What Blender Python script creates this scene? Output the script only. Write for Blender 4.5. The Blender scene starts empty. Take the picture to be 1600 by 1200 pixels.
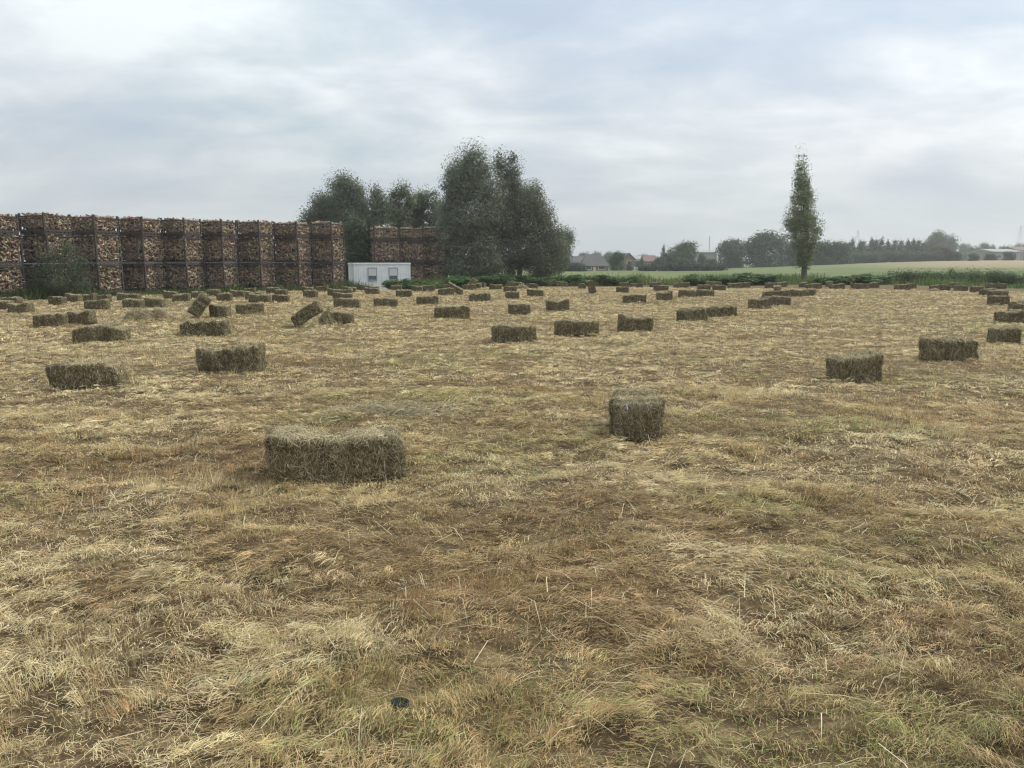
import bpy, bmesh, math, random
import numpy as np
from mathutils import Vector, Matrix, Euler
R = math.radians
sc = bpy.context.scene
COL = sc.collection

# ------------------------------------------------------------------ camera
CAM_H = 1.75
F = 1200.0                      # focal length in pixels of the 1600 px wide photograph
PITCH = math.atan((600 - 412) / F)
cd = bpy.data.cameras.new('camera'); cam = bpy.data.objects.new('camera', cd); COL.objects.link(cam)
cd.sensor_width = 36; cd.lens = 36 * F / 1600
cd.clip_start = 0.05; cd.clip_end = 6000
cam.location = (0, 0, CAM_H); cam.rotation_euler = (math.pi / 2 - PITCH, 0, 0)
sc.camera = cam
sc.cycles.use_denoising = True
sc.cycles.use_adaptive_sampling = False
sc.cycles.volume_bounces = 1
sc.cycles.filter_width = 1.25

# ------------------------------------------------------------------ sky, sun, exposure
SUN_EL, SUN_AZ = R(46), R(64)   # azimuth to the right of the view direction
SUN_STRENGTH, SUN_ANGLE = 2.0, R(12)
SKY_GAIN = 1.0
EXPOSURE = 0.70
sc.view_settings.view_transform = 'Standard'; sc.view_settings.look = 'None'
sc.view_settings.gamma = 1; sc.view_settings.exposure = EXPOSURE
sd = bpy.data.lights.new('sun', 'SUN'); sd.energy = SUN_STRENGTH; sd.angle = SUN_ANGLE; sd.color = (1, .945, .85)
sun = bpy.data.objects.new('sun', sd); COL.objects.link(sun)
sdir = Vector((math.sin(SUN_AZ) * math.cos(SUN_EL), math.cos(SUN_AZ) * math.cos(SUN_EL), math.sin(SUN_EL)))
sun.rotation_euler = sdir.to_track_quat('Z', 'Y').to_euler(); sun.location = (0, 0, 100)

def N(nt, typ, **kw):
    n = nt.nodes.new(typ)
    for k, v in kw.items():
        if k == 'inp':
            for a, b in v.items():
                if isinstance(b, bpy.types.NodeSocket): nt.links.new(b, n.inputs[a])
                else: n.inputs[a].default_value = b
        else: setattr(n, k, v)
    return n
def ramp(nt, fac, stops):
    n = nt.nodes.new('ShaderNodeValToRGB'); nt.links.new(fac, n.inputs[0])
    e = n.color_ramp.elements
    while len(e) < len(stops): e.new(.5)
    for el, (p, c) in zip(e, stops):
        el.position = p; el.color = (*c, 1) if len(c) == 3 else c
    return n.outputs[0]
def mixc(nt, fac, a, b, mode='MIX'):
    n = nt.nodes.new('ShaderNodeMix'); n.data_type = 'RGBA'; n.blend_type = mode
    for s, v in ((n.inputs[0], fac), (n.inputs[6], a), (n.inputs[7], b)):
        if isinstance(v, bpy.types.NodeSocket): nt.links.new(v, s)
        elif isinstance(v, (int, float)): s.default_value = v
        else: s.default_value = (*v, 1)
    return n.outputs[2]
def mth(nt, op, a, b=None, c=None, clamp=False):
    n = nt.nodes.new('ShaderNodeMath'); n.operation = op; n.use_clamp = clamp
    for i, v in enumerate((a, b, c)):
        if v is None: continue
        if isinstance(v, bpy.types.NodeSocket): nt.links.new(v, n.inputs[i])
        else: n.inputs[i].default_value = v
    return n.outputs[0]

w = bpy.data.worlds.new('World'); sc.world = w; w.use_nodes = True
nt = w.node_tree; nt.nodes.clear()
tc = N(nt, 'ShaderNodeTexCoord')
sep = N(nt, 'ShaderNodeSeparateXYZ', inp={0: tc.outputs['Generated']})
zz = mth(nt, 'MAXIMUM', sep.outputs[2], 0.0)
den = mth(nt, 'ADD', zz, 0.26)
px_ = mth(nt, 'DIVIDE', sep.outputs[0], den); py_ = mth(nt, 'DIVIDE', sep.outputs[1], den)
vec = N(nt, 'ShaderNodeCombineXYZ', inp={0: px_, 1: py_, 2: 0.0})
mp = N(nt, 'ShaderNodeMapping', inp={0: vec.outputs[0], 1: (3.3, 1.4, 0), 2: (0, 0, R(24)), 3: (1.1, 1.5, 1)})
n1 = N(nt, 'ShaderNodeTexNoise', inp={'Vector': mp.outputs[0], 'Scale': .95, 'Detail': 6, 'Roughness': .52, 'Distortion': .25})
mp2 = N(nt, 'ShaderNodeMapping', inp={0: vec.outputs[0], 1: (7.1, 4.2, 0), 2: (0, 0, R(32)), 3: (1.7, 2.6, 1)})
n2 = N(nt, 'ShaderNodeTexNoise', inp={'Vector': mp2.outputs[0], 'Scale': 1.5, 'Detail': 8, 'Roughness': .58, 'Distortion': .35})
n3 = N(nt, 'ShaderNodeTexNoise', inp={'Vector': vec.outputs[0], 'Scale': .45, 'Detail': 2, 'Roughness': .5})
cl = mth(nt, 'ADD', mth(nt, 'MULTIPLY', n1.outputs[0], .68), mth(nt, 'MULTIPLY', n2.outputs[0], .32))
cloud = ramp(nt, cl, [(.37, (.40, .46, .535)), (.45, (.475, .525, .575)), (.52, (.59, .62, .64)), (.61, (.76, .77, .765))])
tint = ramp(nt, n3.outputs[0], [(.35, (.93, 1.0, 1.01)), (.65, (1.0, .985, 1.03))])
cloud = mixc(nt, 1.0, cloud, tint, 'MULTIPLY')
# towards the horizon the deck melts into one pale grey layer
hz = mth(nt, 'POWER', mth(nt, 'SUBTRACT', 1.0, mth(nt, 'MINIMUM', mth(nt, 'DIVIDE', zz, .24), 1.0)), 1.5)
cloud = mixc(nt, mth(nt, 'MULTIPLY', hz, .80), cloud, (.50, .535, .555))
# brighter round the veiled sun and overhead
dotn = N(nt, 'ShaderNodeVectorMath', operation='DOT_PRODUCT'); nt.links.new(tc.outputs['Generated'], dotn.inputs[0]); dotn.inputs[1].default_value = sdir
glow = mth(nt, 'POWER', mth(nt, 'MAXIMUM', dotn.outputs['Value'], 0.0), 3.5)
zen = mth(nt, 'MULTIPLY', mth(nt, 'SMOOTH_MIN', zz, 1.0, .1), 1.0)
gain = mth(nt, 'ADD', mth(nt, 'ADD', .68, mth(nt, 'MULTIPLY', glow, .34)), mth(nt, 'MULTIPLY', mth(nt, 'POWER', zen, 1.5), 1.15))
cl2 = N(nt, 'ShaderNodeVectorMath', operation='SCALE', inp={0: cloud, 3: gain})
cl10 = N(nt, 'ShaderNodeVectorMath', operation='SCALE', inp={0: cl2.outputs[0], 3: 10.0 * SKY_GAIN})
sky = N(nt, 'ShaderNodeTexSky', sky_type='NISHITA'); sky.sun_disc = False
sky.sun_elevation = SUN_EL; sky.sun_rotation = SUN_AZ; sky.dust_density = 3
mixed = mixc(nt, .93, sky.outputs[0], cl10.outputs[0])
bg = N(nt, 'ShaderNodeBackground', inp={0: mixed, 1: 0.1})
nt.links.new(bg.outputs[0], N(nt, 'ShaderNodeOutputWorld').inputs[0])

# ------------------------------------------------------------------ numeric helpers
CP, SP = math.cos(PITCH), math.sin(PITCH)
def gd(py):                       # ground distance Y seen at photo row py (ground at z = 0)
    v = (600 - py) / F
    return CAM_H * (CP + v * SP) / (SP - v * CP)
def X(px, py, d):
    v = (600 - py) / F
    return (px - 800) / F * d / (CP + v * SP)
def Z(py, d):
    v = (600 - py) / F
    return CAM_H + d * (v * CP - SP) / (CP + v * SP)

def vnoise(x, y, seed=0):
    x = np.asarray(x, float); y = np.asarray(y, float)
    ix = np.floor(x); iy = np.floor(y); fx = x - ix; fy = y - iy
    fx = fx * fx * (3 - 2 * fx); fy = fy * fy * (3 - 2 * fy)
    def h(a, b):
        s = np.sin(a * 127.1 + b * 311.7 + seed * 74.7) * 43758.5453
        return s - np.floor(s)
    return (h(ix, iy) * (1 - fx) + h(ix + 1, iy) * fx) * (1 - fy) + (h(ix, iy + 1) * (1 - fx) + h(ix + 1, iy + 1) * fx) * fy
def fbm(x, y, seed=0, oct=4):
    s = 0; a = .5; t = 0
    for o in range(oct):
        s = s + a * vnoise(x * 2 ** o + o * 17.3, y * 2 ** o - o * 9.1, seed + o); t += a; a *= .5
    return s / t
def sstep(a, b, x):
    t = np.clip((x - a) / (b - a), 0, 1); return t * t * (3 - 2 * t)

EDGE = [(-1500, 474), (-300, 474), (0, 470), (100, 466), (200, 461), (300, 458.5), (400, 455.5), (500, 453), (600, 450.5), (700, 448),
        (800, 446.5), (1000, 446), (1200, 445), (1300, 445), (1400, 446), (1500, 448), (1600, 451), (2400, 470)]
EU = np.array([(p - 800) / F for p, y in EDGE]); EY = np.array([gd(y) for p, y in EDGE])
def edge_d(x, y):                 # depth of the field's far edge in the direction of (x, y)
    return np.interp(np.asarray(x) / np.maximum(np.asarray(y), .1), EU, EY)

def tz(x, y):
    x = np.asarray(x, float); y = np.asarray(y, float)
    d = np.hypot(x, y)
    near = 1 - sstep(25, 60, d)
    z = near * (.10 * (fbm(x * .7, y * .7, 3, 3) - .5) + .17 * (1 - .55 * sstep(6, 14, d)) * (fbm(x * 2.4, y * 3.0, 8, 3) - .5))
    z = z + (1 - near) * .08 * (fbm(x * .1, y * .1, 5, 2) - .5)
    u = x / np.maximum(y, 1)
    z = z + 3.0 * sstep(.2, .62, u) * sstep(90, 300, y)
    z = z - .45 * np.exp(-(((x + 9.6) / 4.5) ** 2 + ((y - 57.5) / 3.5) ** 2))
    return z
def tz1(x, y): return float(tz(np.array([x]), np.array([y]))[0])

# ------------------------------------------------------------------ mesh helpers
def mesh_np(name, V, Q, col=None, smooth=False, tri=False):
    V = np.asarray(V, np.float32).reshape(-1, 3); Q = np.asarray(Q, np.int32); k = Q.shape[1]
    me = bpy.data.meshes.new(name)
    me.vertices.add(len(V)); me.vertices.foreach_set('co', V.ravel())
    me.loops.add(Q.size); me.loops.foreach_set('vertex_index', Q.ravel())
    me.polygons.add(len(Q)); me.polygons.foreach_set('loop_start', np.arange(0, Q.size, k, dtype=np.int32))
    me.polygons.foreach_set('loop_total', np.full(len(Q), k, np.int32))
    if smooth: me.polygons.foreach_set('use_smooth', np.ones(len(Q), bool))
    if col is not None:
        a = me.color_attributes.new('col', 'FLOAT_COLOR', 'POINT')
        c = np.ones((len(V), 4), np.float32); c[:, :3] = col
        a.data.foreach_set('color', c.ravel())
    me.update(calc_edges=True); me.validate()
    return me
def link(name, me, mat=None, parent=None):
    o = bpy.data.objects.new(name, me); COL.objects.link(o)
    if mat is not None and me is not None and not me.materials: me.materials.append(mat)
    if parent is not None: o.parent = parent
    return o
def tag(o, label=None, cat=None, group=None, kind=None):
    if label: o['label'] = label
    if cat: o['category'] = cat
    if group: o['group'] = group
    if kind: o['kind'] = kind
    return o
def empty(name, loc, rz=0):
    o = bpy.data.objects.new(name, None); COL.objects.link(o); o.location = loc; o.rotation_euler = (0, 0, rz); o.empty_display_size = .2
    return o

class MB:
    """collects boxes and bars into one mesh"""
    def __init__(s): s.v = []; s.f = []
    def add(s, vs, fs):
        n = len(s.v); s.v += [tuple(p) for p in vs]; s.f += [tuple(i + n for i in f) for f in fs]; return s
    def box(s, x0, x1, y0, y1, z0, z1):
        vs = [(x, y, z) for z in (z0, z1) for y in (y0, y1) for x in (x0, x1)]
        return s.add(vs, [(0, 2, 3, 1), (4, 5, 7, 6), (0, 1, 5, 4), (2, 6, 7, 3), (0, 4, 6, 2), (1, 3, 7, 5)])
    def bar(s, a, b, r, r2=None, n=6):
        a = Vector(a); b = Vector(b); r2 = r if r2 is None else r2
        q = (b - a).to_track_quat('Z', 'Y'); vs = []
        for p, rr in ((a, r), (b, r2)):
            for i in range(n):
                t = 2 * math.pi * i / n; vs.append(p + q @ Vector((rr * math.cos(t), rr * math.sin(t), 0)))
        fs = [(i, (i + 1) % n, n + (i + 1) % n, n + i) for i in range(n)] + [tuple(range(n))[::-1], tuple(range(n, 2 * n))]
        return s.add(vs, fs)
    def prism(s, prof, y0, y1):     # profile in xz, extruded along y
        n = len(prof); vs = [(x, y0, z) for x, z in prof] + [(x, y1, z) for x, z in prof]
        return s.add(vs, [(i, (i + 1) % n, n + (i + 1) % n, n + i) for i in range(n)] + [tuple(range(n))[::-1], tuple(range(n, 2 * n))])
    def mesh(s, name):
        me = bpy.data.meshes.new(name); me.from_pydata(s.v, [], s.f); me.update(); return me
    def build(s, name, mat, parent=None): return link(name, s.mesh(name), mat, parent)

# ------------------------------------------------------------------ materials
def new_mat(name):
    m = bpy.data.materials.new(name); m.use_nodes = True; m.node_tree.nodes.clear(); return m, m.node_tree
def plain(name, col, rough=.7, var=.25, scale=6.0, metal=0, bump=0.0, spec=.3):
    m, t = new_mat(name)
    tc = N(t, 'ShaderNodeTexCoord')
    no = N(t, 'ShaderNodeTexNoise', inp={'Vector': tc.outputs['Object'], 'Scale': scale, 'Detail': 6, 'Roughness': .6})
    c = mixc(t, 1.0, col, ramp(t, no.outputs[0], [(.3, (1 - var,) * 3), (.7, (1 + var,) * 3)]), 'MULTIPLY')
    b = N(t, 'ShaderNodeBsdfPrincipled', inp={'Base Color': c, 'Roughness': rough, 'Metallic': metal, 'Specular IOR Level': spec})
    if bump: t.links.new(N(t, 'ShaderNodeBump', inp={'Strength': bump, 'Distance': .02, 'Height': no.outputs[0]}).outputs[0], b.inputs['Normal'])
    t.links.new(b.outputs[0], N(t, 'ShaderNodeOutputMaterial').inputs[0]); return m
def attr_mat(name, trans=.25, rough=.75, objcol=False, noise=None, spec=.2):
    m, t = new_mat(name)
    c = N(t, 'ShaderNodeAttribute', attribute_name='col').outputs['Color']
    if objcol: c = mixc(t, 1.0, c, N(t, 'ShaderNodeObjectInfo').outputs['Color'], 'MULTIPLY')
    b = N(t, 'ShaderNodeBsdfPrincipled', inp={'Base Color': c, 'Roughness': rough, 'Specular IOR Level': spec})
    out = b.outputs[0]
    if trans:
        tr = N(t, 'ShaderNodeBsdfTranslucent', inp={0: c})
        out = N(t, 'ShaderNodeMixShader', inp={0: trans, 1: out, 2: tr.outputs[0]}).outputs[0]
    t.links.new(out, N(t, 'ShaderNodeOutputMaterial').inputs[0]); return m
M_STRAW = attr_mat('dry_grass', .25)
M_GREEN = attr_mat('green_grass', .3)
M_LEAF = attr_mat('leaf', .40, .55, objcol=True)
M_HAY = attr_mat('baled_hay', .12, .85)
M_WOOD = attr_mat('split_wood', 0, .85)
M_BARK = plain('bark', (.10, .085, .065), .9, .35, 8, bump=.5)
M_STEEL = plain('rusty_steel', (.05, .04, .034), .7, .35, 9)
M_PALLET = plain('pallet_wood', (.05, .04, .033), .9, .35, 7)
M_CABIN = plain('cabin_sheet', (.70, .72, .72), .55, .13, 1.3)
M_CABIN_TRIM = plain('cabin_trim', (.70, .72, .72), .5, .06, 3)
M_SHUTTER = plain('roller_shutter', (.60, .62, .61), .55, .06, 5)
M_WINFRAME = plain('window_frame_grey', (.30, .32, .33), .5, .1, 4)
M_GLASS = plain('dark_glass', (.10, .12, .14), .12, .1, 3, spec=.6)
M_BRICK = plain('brick', (.23, .155, .125), .85, .2, 4)
M_ROOF_DARK = plain('dark_roof_tiles', (.07, .067, .064), .8, .2, 5)
M_ROOF_RED = plain('red_roof_tiles', (.13, .085, .07), .8, .2, 5)
M_WHITE = plain('white_paint', (.70, .71, .70), .6, .06, 3)
M_CONCRETE = plain('concrete_wall', (.26, .25, .235), .85, .15, 2)
M_ROOF_GREY = plain('grey_sheet_roof', (.21, .215, .21), .7, .15, 3)
M_GALV = plain('galvanised_steel', (.32, .33, .34), .5, .1, 3)
M_HEDGE_DARK = plain('window_dark', (.06, .07, .08), .3, .1, 3)
M_CREAM = plain('cream_door', (.62, .56, .40), .6, .05, 3)
M_TWINE = plain('blue_twine', (.34, .42, .55), .6, .1, 20)
M_PLASTIC = plain('dark_green_plastic', (.024, .034, .028), .8, .35, 60, spec=.15)

def ground_mat():
    m, t = new_mat('ground_soil_and_grass')
    geo = N(t, 'ShaderNodeNewGeometry')
    zone = N(t, 'ShaderNodeAttribute', attribute_name='col')
    s = N(t, 'ShaderNodeSeparateColor', inp={0: zone.outputs['Color']})
    P = geo.outputs['Position']
    big = N(t, 'ShaderNodeTexNoise', inp={'Vector': P, 'Scale': .55, 'Detail': 6, 'Roughness': .6})
    mpn = N(t, 'ShaderNodeMapping', inp={0: P, 2: (0, 0, R(12)), 3: (1, 2.6, 1)})
    mid = N(t, 'ShaderNodeTexNoise', inp={'Vector': mpn.outputs[0], 'Scale': 3.5, 'Detail': 8, 'Roughness': .7})
    fine = N(t, 'ShaderNodeTexNoise', inp={'Vector': P, 'Scale': 45, 'Detail': 5, 'Roughness': .7})
    hay = ramp(t, mid.outputs[0], [(.38, (.06, .042, .023)), (.52, (.135, .096, .05)), (.68, (.28, .215, .113))])
    hay = mixc(t, .6, hay, ramp(t, fine.outputs[0], [(.3, (.35, .35, .35)), (.7, (1.5, 1.5, 1.5))]), 'MULTIPLY')
    meadow_n = N(t, 'ShaderNodeTexNoise', inp={'Vector': N(t, 'ShaderNodeMapping', inp={0: P, 3: (.35, 1, 1)}).outputs[0], 'Scale': .06, 'Detail': 6, 'Roughness': .6})
    meadow = ramp(t, meadow_n.outputs[0], [(.35, (.075, .108, .038)), (.5, (.10, .128, .05)), (.65, (.15, .15, .068))])
    red = ramp(t, meadow_n.outputs[0], [(.35, (.26, .19, .125)), (.65, (.22, .19, .11))])
    c = mixc(t, s.outputs[0], meadow, hay)
    c = mixc(t, s.outputs[1], c, red)
    b = N(t, 'ShaderNodeBsdfPrincipled', inp={'Base Color': c, 'Roughness': .9, 'Specular IOR Level': .1})
    hsum = mth(t, 'ADD', mth(t, 'MULTIPLY', mid.outputs[0], 1.0), mth(t, 'MULTIPLY', fine.outputs[0], .4))
    t.links.new(N(t, 'ShaderNodeBump', inp={'Strength': .9, 'Distance': .06, 'Height': hsum}).outputs[0], b.inputs['Normal'])
    t.links.new(b.outputs[0], N(t, 'ShaderNodeOutputMaterial').inputs[0]); return m

# ------------------------------------------------------------------ the ground: one sheet to the horizon
def axis(fine, reach, far):
    a = list(np.arange(0, reach, fine)); st = fine
    while a[-1] < far: st *= 1.13; a.append(a[-1] + st)
    return np.array(a)
xp = axis(.16, 9, 3000); gx = np.concatenate([-xp[:0:-1], xp])
yp = axis(.14, 15, 4000); gy = np.concatenate([-np.array([60, 25, 10, 4, 2, 1, .5])[:], yp])
GX, GY = np.meshgrid(gx, gy); gxf, gyf = GX.ravel(), GY.ravel()
gz = tz(gxf, gyf)
infield = 1 - sstep(-.8, .8, gyf - edge_d(gxf, gyf) + 1.2 * (fbm(gxf * .4, gyf * .4, 31, 2) - .5))
infield = np.where(gyf < 1, 1, infield)
gu = gxf / np.maximum(gyf, 1)
redz = sstep(.38, .58, gu + .1 * (fbm(gxf * .01, gyf * .03, 12, 3) - .5)) * sstep(150, 190, gyf) * (1 - sstep(420, 480, gyf))
ny, nx = GX.shape
idx = np.arange(ny * nx).reshape(ny, nx)
Q = np.stack([idx[:-1, :-1], idx[:-1, 1:], idx[1:, 1:], idx[1:, :-1]], -1).reshape(-1, 4)
gme = mesh_np('ground', np.stack([gxf, gyf, gz], 1), Q, np.stack([infield, redz, 0 * redz], 1), smooth=True)
tag(link('ground', gme, ground_mat()), kind='structure')

# ------------------------------------------------------------------ blades
def blades(P, D, S, L, Wd, curl, colr, up=(0, 0, 1)):
    """ribbons: base P, unit direction D, unit width vector S, length L, width Wd; the tip sags by curl*L"""
    n = len(P); L = L[:, None]; Wd = Wd[:, None]
    upv = np.asarray(up, float) if np.ndim(up) == 1 else up
    mid = P + D * L * .5
    tip = P + D * L - upv * (curl[:, None] * L)
    V = np.empty((n, 6, 3)); h = S * Wd * .5
    V[:, 0] = P - h; V[:, 1] = P + h; V[:, 2] = mid - h * .85; V[:, 3] = mid + h * .85; V[:, 4] = tip - h * .25; V[:, 5] = tip + h * .25
    b = np.arange(n)[:, None] * 6
    Qd = np.concatenate([b + np.array([[0, 1, 3, 2]]), b + np.array([[2, 3, 5, 4]])], 1).reshape(-1, 4)
    return V.reshape(-1, 3), Qd, np.repeat(colr, 6, 0)
def unit(a): return a / np.maximum(np.linalg.norm(a, axis=1, keepdims=True), 1e-9)
def join(parts):
    V, Qs, C = [], [], []; n = 0
    for v, q, c in parts:
        V.append(v); Qs.append(q + n); C.append(c); n += len(v)
    return np.concatenate(V), np.concatenate(Qs), np.concatenate(C)

PAL = np.array([(.53, .42, .215), (.69, .58, .345), (.33, .222, .108), (.27, .285, .10), (.48, .33, .165), (.14, .095, .048)])
def field_colours(x, y, rng):
    """each blade picks a straw tone; which tones are common depends on where in the field it grows"""
    n = len(x); d = np.hypot(x, y)
    pb = fbm(x * .8 + y * .15, y * 1.1, 41, 4); pg = fbm(x * .5, y * .75, 57, 4); pp = fbm(x * .75, y * 1.2, 63, 4); pr = fbm(x * .7, y * .8, 77, 3)
    far = sstep(5, 16, d)  # sunlit blade tops put into the straw tone, paler with distance
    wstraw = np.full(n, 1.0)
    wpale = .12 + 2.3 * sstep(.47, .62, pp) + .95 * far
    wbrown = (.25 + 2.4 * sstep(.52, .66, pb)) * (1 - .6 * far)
    wbrown = wbrown + 1.5 * np.exp(-(((x - 1.3) / 1.7) ** 2 + ((y - 4.0) / 1.1) ** 2)) + .5 * (1 - sstep(2.2, 3.6, d))
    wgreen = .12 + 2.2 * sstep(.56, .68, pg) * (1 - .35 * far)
    wgreen = wgreen + 1.6 * np.exp(-(((x - 12.6) / 2.4) ** 2 + ((y - 23) / 3.0) ** 2)) + 1.3 * np.exp(-(((x + .3) / .9) ** 2 + ((y - 2.9) / .4) ** 2))
    wgreen = wgreen + 1.2 * np.exp(-(((x + .9) / 1.6) ** 2 + ((y - 9.8) / 1.2) ** 2)) + 1.0 * np.exp(-(((x - .1) / .8) ** 2 + ((y - 7.6) / .8) ** 2)) + .9 * np.exp(-(((x - 2.6) / .8) ** 2 + ((y - 4.9) / .6) ** 2))
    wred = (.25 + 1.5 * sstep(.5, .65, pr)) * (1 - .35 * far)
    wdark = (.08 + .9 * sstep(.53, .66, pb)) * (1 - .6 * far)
    band = .5 + .5 * np.sin(2 * math.pi * (y * .97 - x * .24) / 2.9 + 2.2 * fbm(x * .2, y * .3, 99, 2))
    wpale = wpale * (.65 + .7 * band); wbrown = wbrown * (1.4 - .8 * band)
    Wt = np.stack([wstraw, wpale, wbrown, wgreen, wred, wdark], 1); Wt /= Wt.sum(1, keepdims=True)
    k = (rng.random(n)[:, None] > np.cumsum(Wt, 1)).sum(1).clip(0, 5)
    c = PAL[k] * (.72 + .56 * rng.random(n))[:, None]
    return np.clip(c * (1 + .05 * rng.standard_normal((n, 3))), .01, .8)

def field_points(r0, r1, dens, rng, half=R(43)):
    area = half * (r1 ** 2 - r0 ** 2)
    n = int(area * dens)
    r = np.sqrt(rng.uniform(r0 ** 2, r1 ** 2, n)); a = rng.uniform(-half, half, n)
    x = r * np.sin(a); y = r * np.cos(a)
    k = y < edge_d(x, y) + .6 * rng.standard_normal(n); return x[k], y[k]
def flow(x, y): return 2 * math.pi * 1.6 * fbm(x * .33, y * .33, 91, 2)
rng = np.random.default_rng(7)
parts = []
ZONES = [  # r0, r1, locks per m2, tufts per m2, single stalks per m2, blades per lock, width, length scale
    (1.5, 3.6, 290, 300, 3200, 28, .0020, .84), (3.6, 6.5, 240, 250, 2000, 23, .0026, .86), (6.5, 11, 150, 150, 900, 18, .0040, .92),
    (11, 20, 56, 48, 230, 14, .0070, 1.06), (20, 34, 28, 24, 110, 11, .0115, 1.12), (34, 58, 11, 10, 45, 9, .019, 1.22)]
def dirs(az, pit): return np.stack([np.cos(az) * np.cos(pit), np.sin(az) * np.cos(pit), np.sin(pit)], 1)
for r0, r1, nlk, ntf, nst, per, wd, ls in ZONES:
    # locks of cut hay, combed in swirls
    x, y = field_points(r0, r1, nlk, rng); cl_ = fbm(x * 1.7, y * 2.1, 19, 4)
    k = rng.random(len(x)) < .16 + 1.3 * sstep(.40, .58, cl_ + .05 * np.sin(2 * math.pi * (y * .97 - x * .24) / 2.9)); x, y, cl_ = x[k], y[k], cl_[k]; m = len(x)
    az0 = np.where(rng.random(m) < .8, flow(x, y) + .45 * rng.standard_normal(m), rng.uniform(0, 2 * math.pi, m)); pit0 = np.abs(.12 + .25 * rng.standard_normal(m))
    h0 = (.008 + .055 * sstep(.42, .62, cl_)) * rng.random(m); sp = (.018 + .035 * rng.random(m)) * ls; tone = .60 + .72 * rng.random(m); bend0 = .7 * rng.standard_normal(m)
    c0 = field_colours(x, y, rng)
    q = np.repeat(np.arange(m), per); n = len(q)
    xx = x[q] + sp[q] * rng.standard_normal(n); yy = y[q] + sp[q] * rng.standard_normal(n)
    az = az0[q] + .28 * rng.standard_normal(n); pit = np.clip(pit0[q] + .16 * rng.standard_normal(n), -.05, 1.2); D = dirs(az, pit)
    roll = rng.uniform(-.9, .9, n); Sv = np.stack([-np.sin(az), np.cos(az), np.zeros(n)], 1)
    Sv = unit(Sv * np.cos(roll)[:, None] + np.cross(D, Sv) * np.sin(roll)[:, None])
    L = (.03 + .085 * rng.random(n) ** 1.7) * ls
    cc = (.55 * c0[q] + .45 * field_colours(xx, yy, rng)) * tone[q][:, None]
    parts.append(blades(np.stack([xx, yy, tz(xx, yy) + .003 + h0[q] + .02 * rng.random(n)], 1), D, Sv, L, wd * (.55 + .8 * rng.random(n)), pit * .6 + .12 * rng.random(n), cc))
    # tufts of stubble and regrowth
    x, y = field_points(r0, r1, ntf, rng); tf = fbm(x * 2.0, y * 2.4, 29, 3); tall = fbm(x * .9, y * .9, 37, 3)
    k = rng.random(len(x)) < .10 + 1.5 * sstep(.43, .60, tf); x, y, tall = x[k], y[k], tall[k]; m = len(x)
    az0 = flow(x * 1.7, y * 1.7 + 40) + .6 * rng.standard_normal(m); lean = .45 * rng.random(m); sp = (.014 + .022 * rng.random(m)) * ls
    hh = (.032 + .058 * sstep(.47, .68, tall) + .045 * rng.random(m) ** 4) * ls; c0 = field_colours(x, y, rng); tone = .58 + .78 * rng.random(m)
    q = np.repeat(np.arange(m), per); n = len(q); ox, oy = rng.standard_normal(n), rng.standard_normal(n)
    fan = np.arctan2(oy, ox); dv = np.stack([np.cos(az0[q]) * lean[q] + .22 * ox, np.sin(az0[q]) * lean[q] + .22 * oy, np.ones(n)], 1); D = unit(dv)
    xx, yy = x[q] + sp[q] * ox, y[q] + sp[q] * oy
    fa = rng.uniform(0, 2 * math.pi, n); Sv = np.stack([np.cos(fa), np.sin(fa), np.zeros(n)], 1)
    cc = (.6 * c0[q] + .4 * field_colours(xx, yy, rng)) * tone[q][:, None]
    parts.append(blades(np.stack([xx, yy, tz(xx, yy) - .006], 1), D, Sv, hh[q] * (.45 + .75 * rng.random(n)), wd * (.55 + .7 * rng.random(n)), .05 + .4 * rng.random(n) ** 2, cc))
    # single stalks in every direction
    x, y = field_points(r0, r1, nst, rng); n = len(x)
    az = rng.uniform(0, 2 * math.pi, n); pit = np.abs(.15 + .35 * rng.standard_normal(n)); D = dirs(az, pit)
    Sv = np.stack([-np.sin(az), np.cos(az), np.zeros(n)], 1); L = (.02 + .085 * rng.random(n) ** 2) * ls
    parts.append(blades(np.stack([x, y, tz(x, y) + .002 + .03 * rng.random(n)], 1), D, Sv, L, wd * (.6 + .8 * rng.random(n)), pit * .5 + .12 * rng.random(n), field_colours(x, y, rng)))
# a few long loose stalks on top
x, y = field_points(1.5, 9, 16, rng); n = len(x)
az = rng.uniform(0, 2 * math.pi, n); pit = .05 + .35 * rng.random(n)
D = np.stack([np.cos(az) * np.cos(pit), np.sin(az) * np.cos(pit), np.sin(pit)], 1); Sv = np.stack([-np.sin(az), np.cos(az), 0 * az], 1)
parts.append(blades(np.stack([x, y, tz(x, y) + .03 + .05 * rng.random(n)], 1), D, Sv, .12 + .24 * rng.random(n), .0024 + .002 * rng.random(n), .1 + .3 * rng.random(n),
                    np.array([(.60, .52, .33)]) * (.7 + .4 * rng.random(n))[:, None]))
V, Qd, C = join(parts)
tag(link('mown_grass', mesh_np('mown_grass', V, Qd, C), M_STRAW), 'dry mown grass and cut straw covering the whole field', 'grass', kind='stuff')
del V, Qd, C, parts

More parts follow.
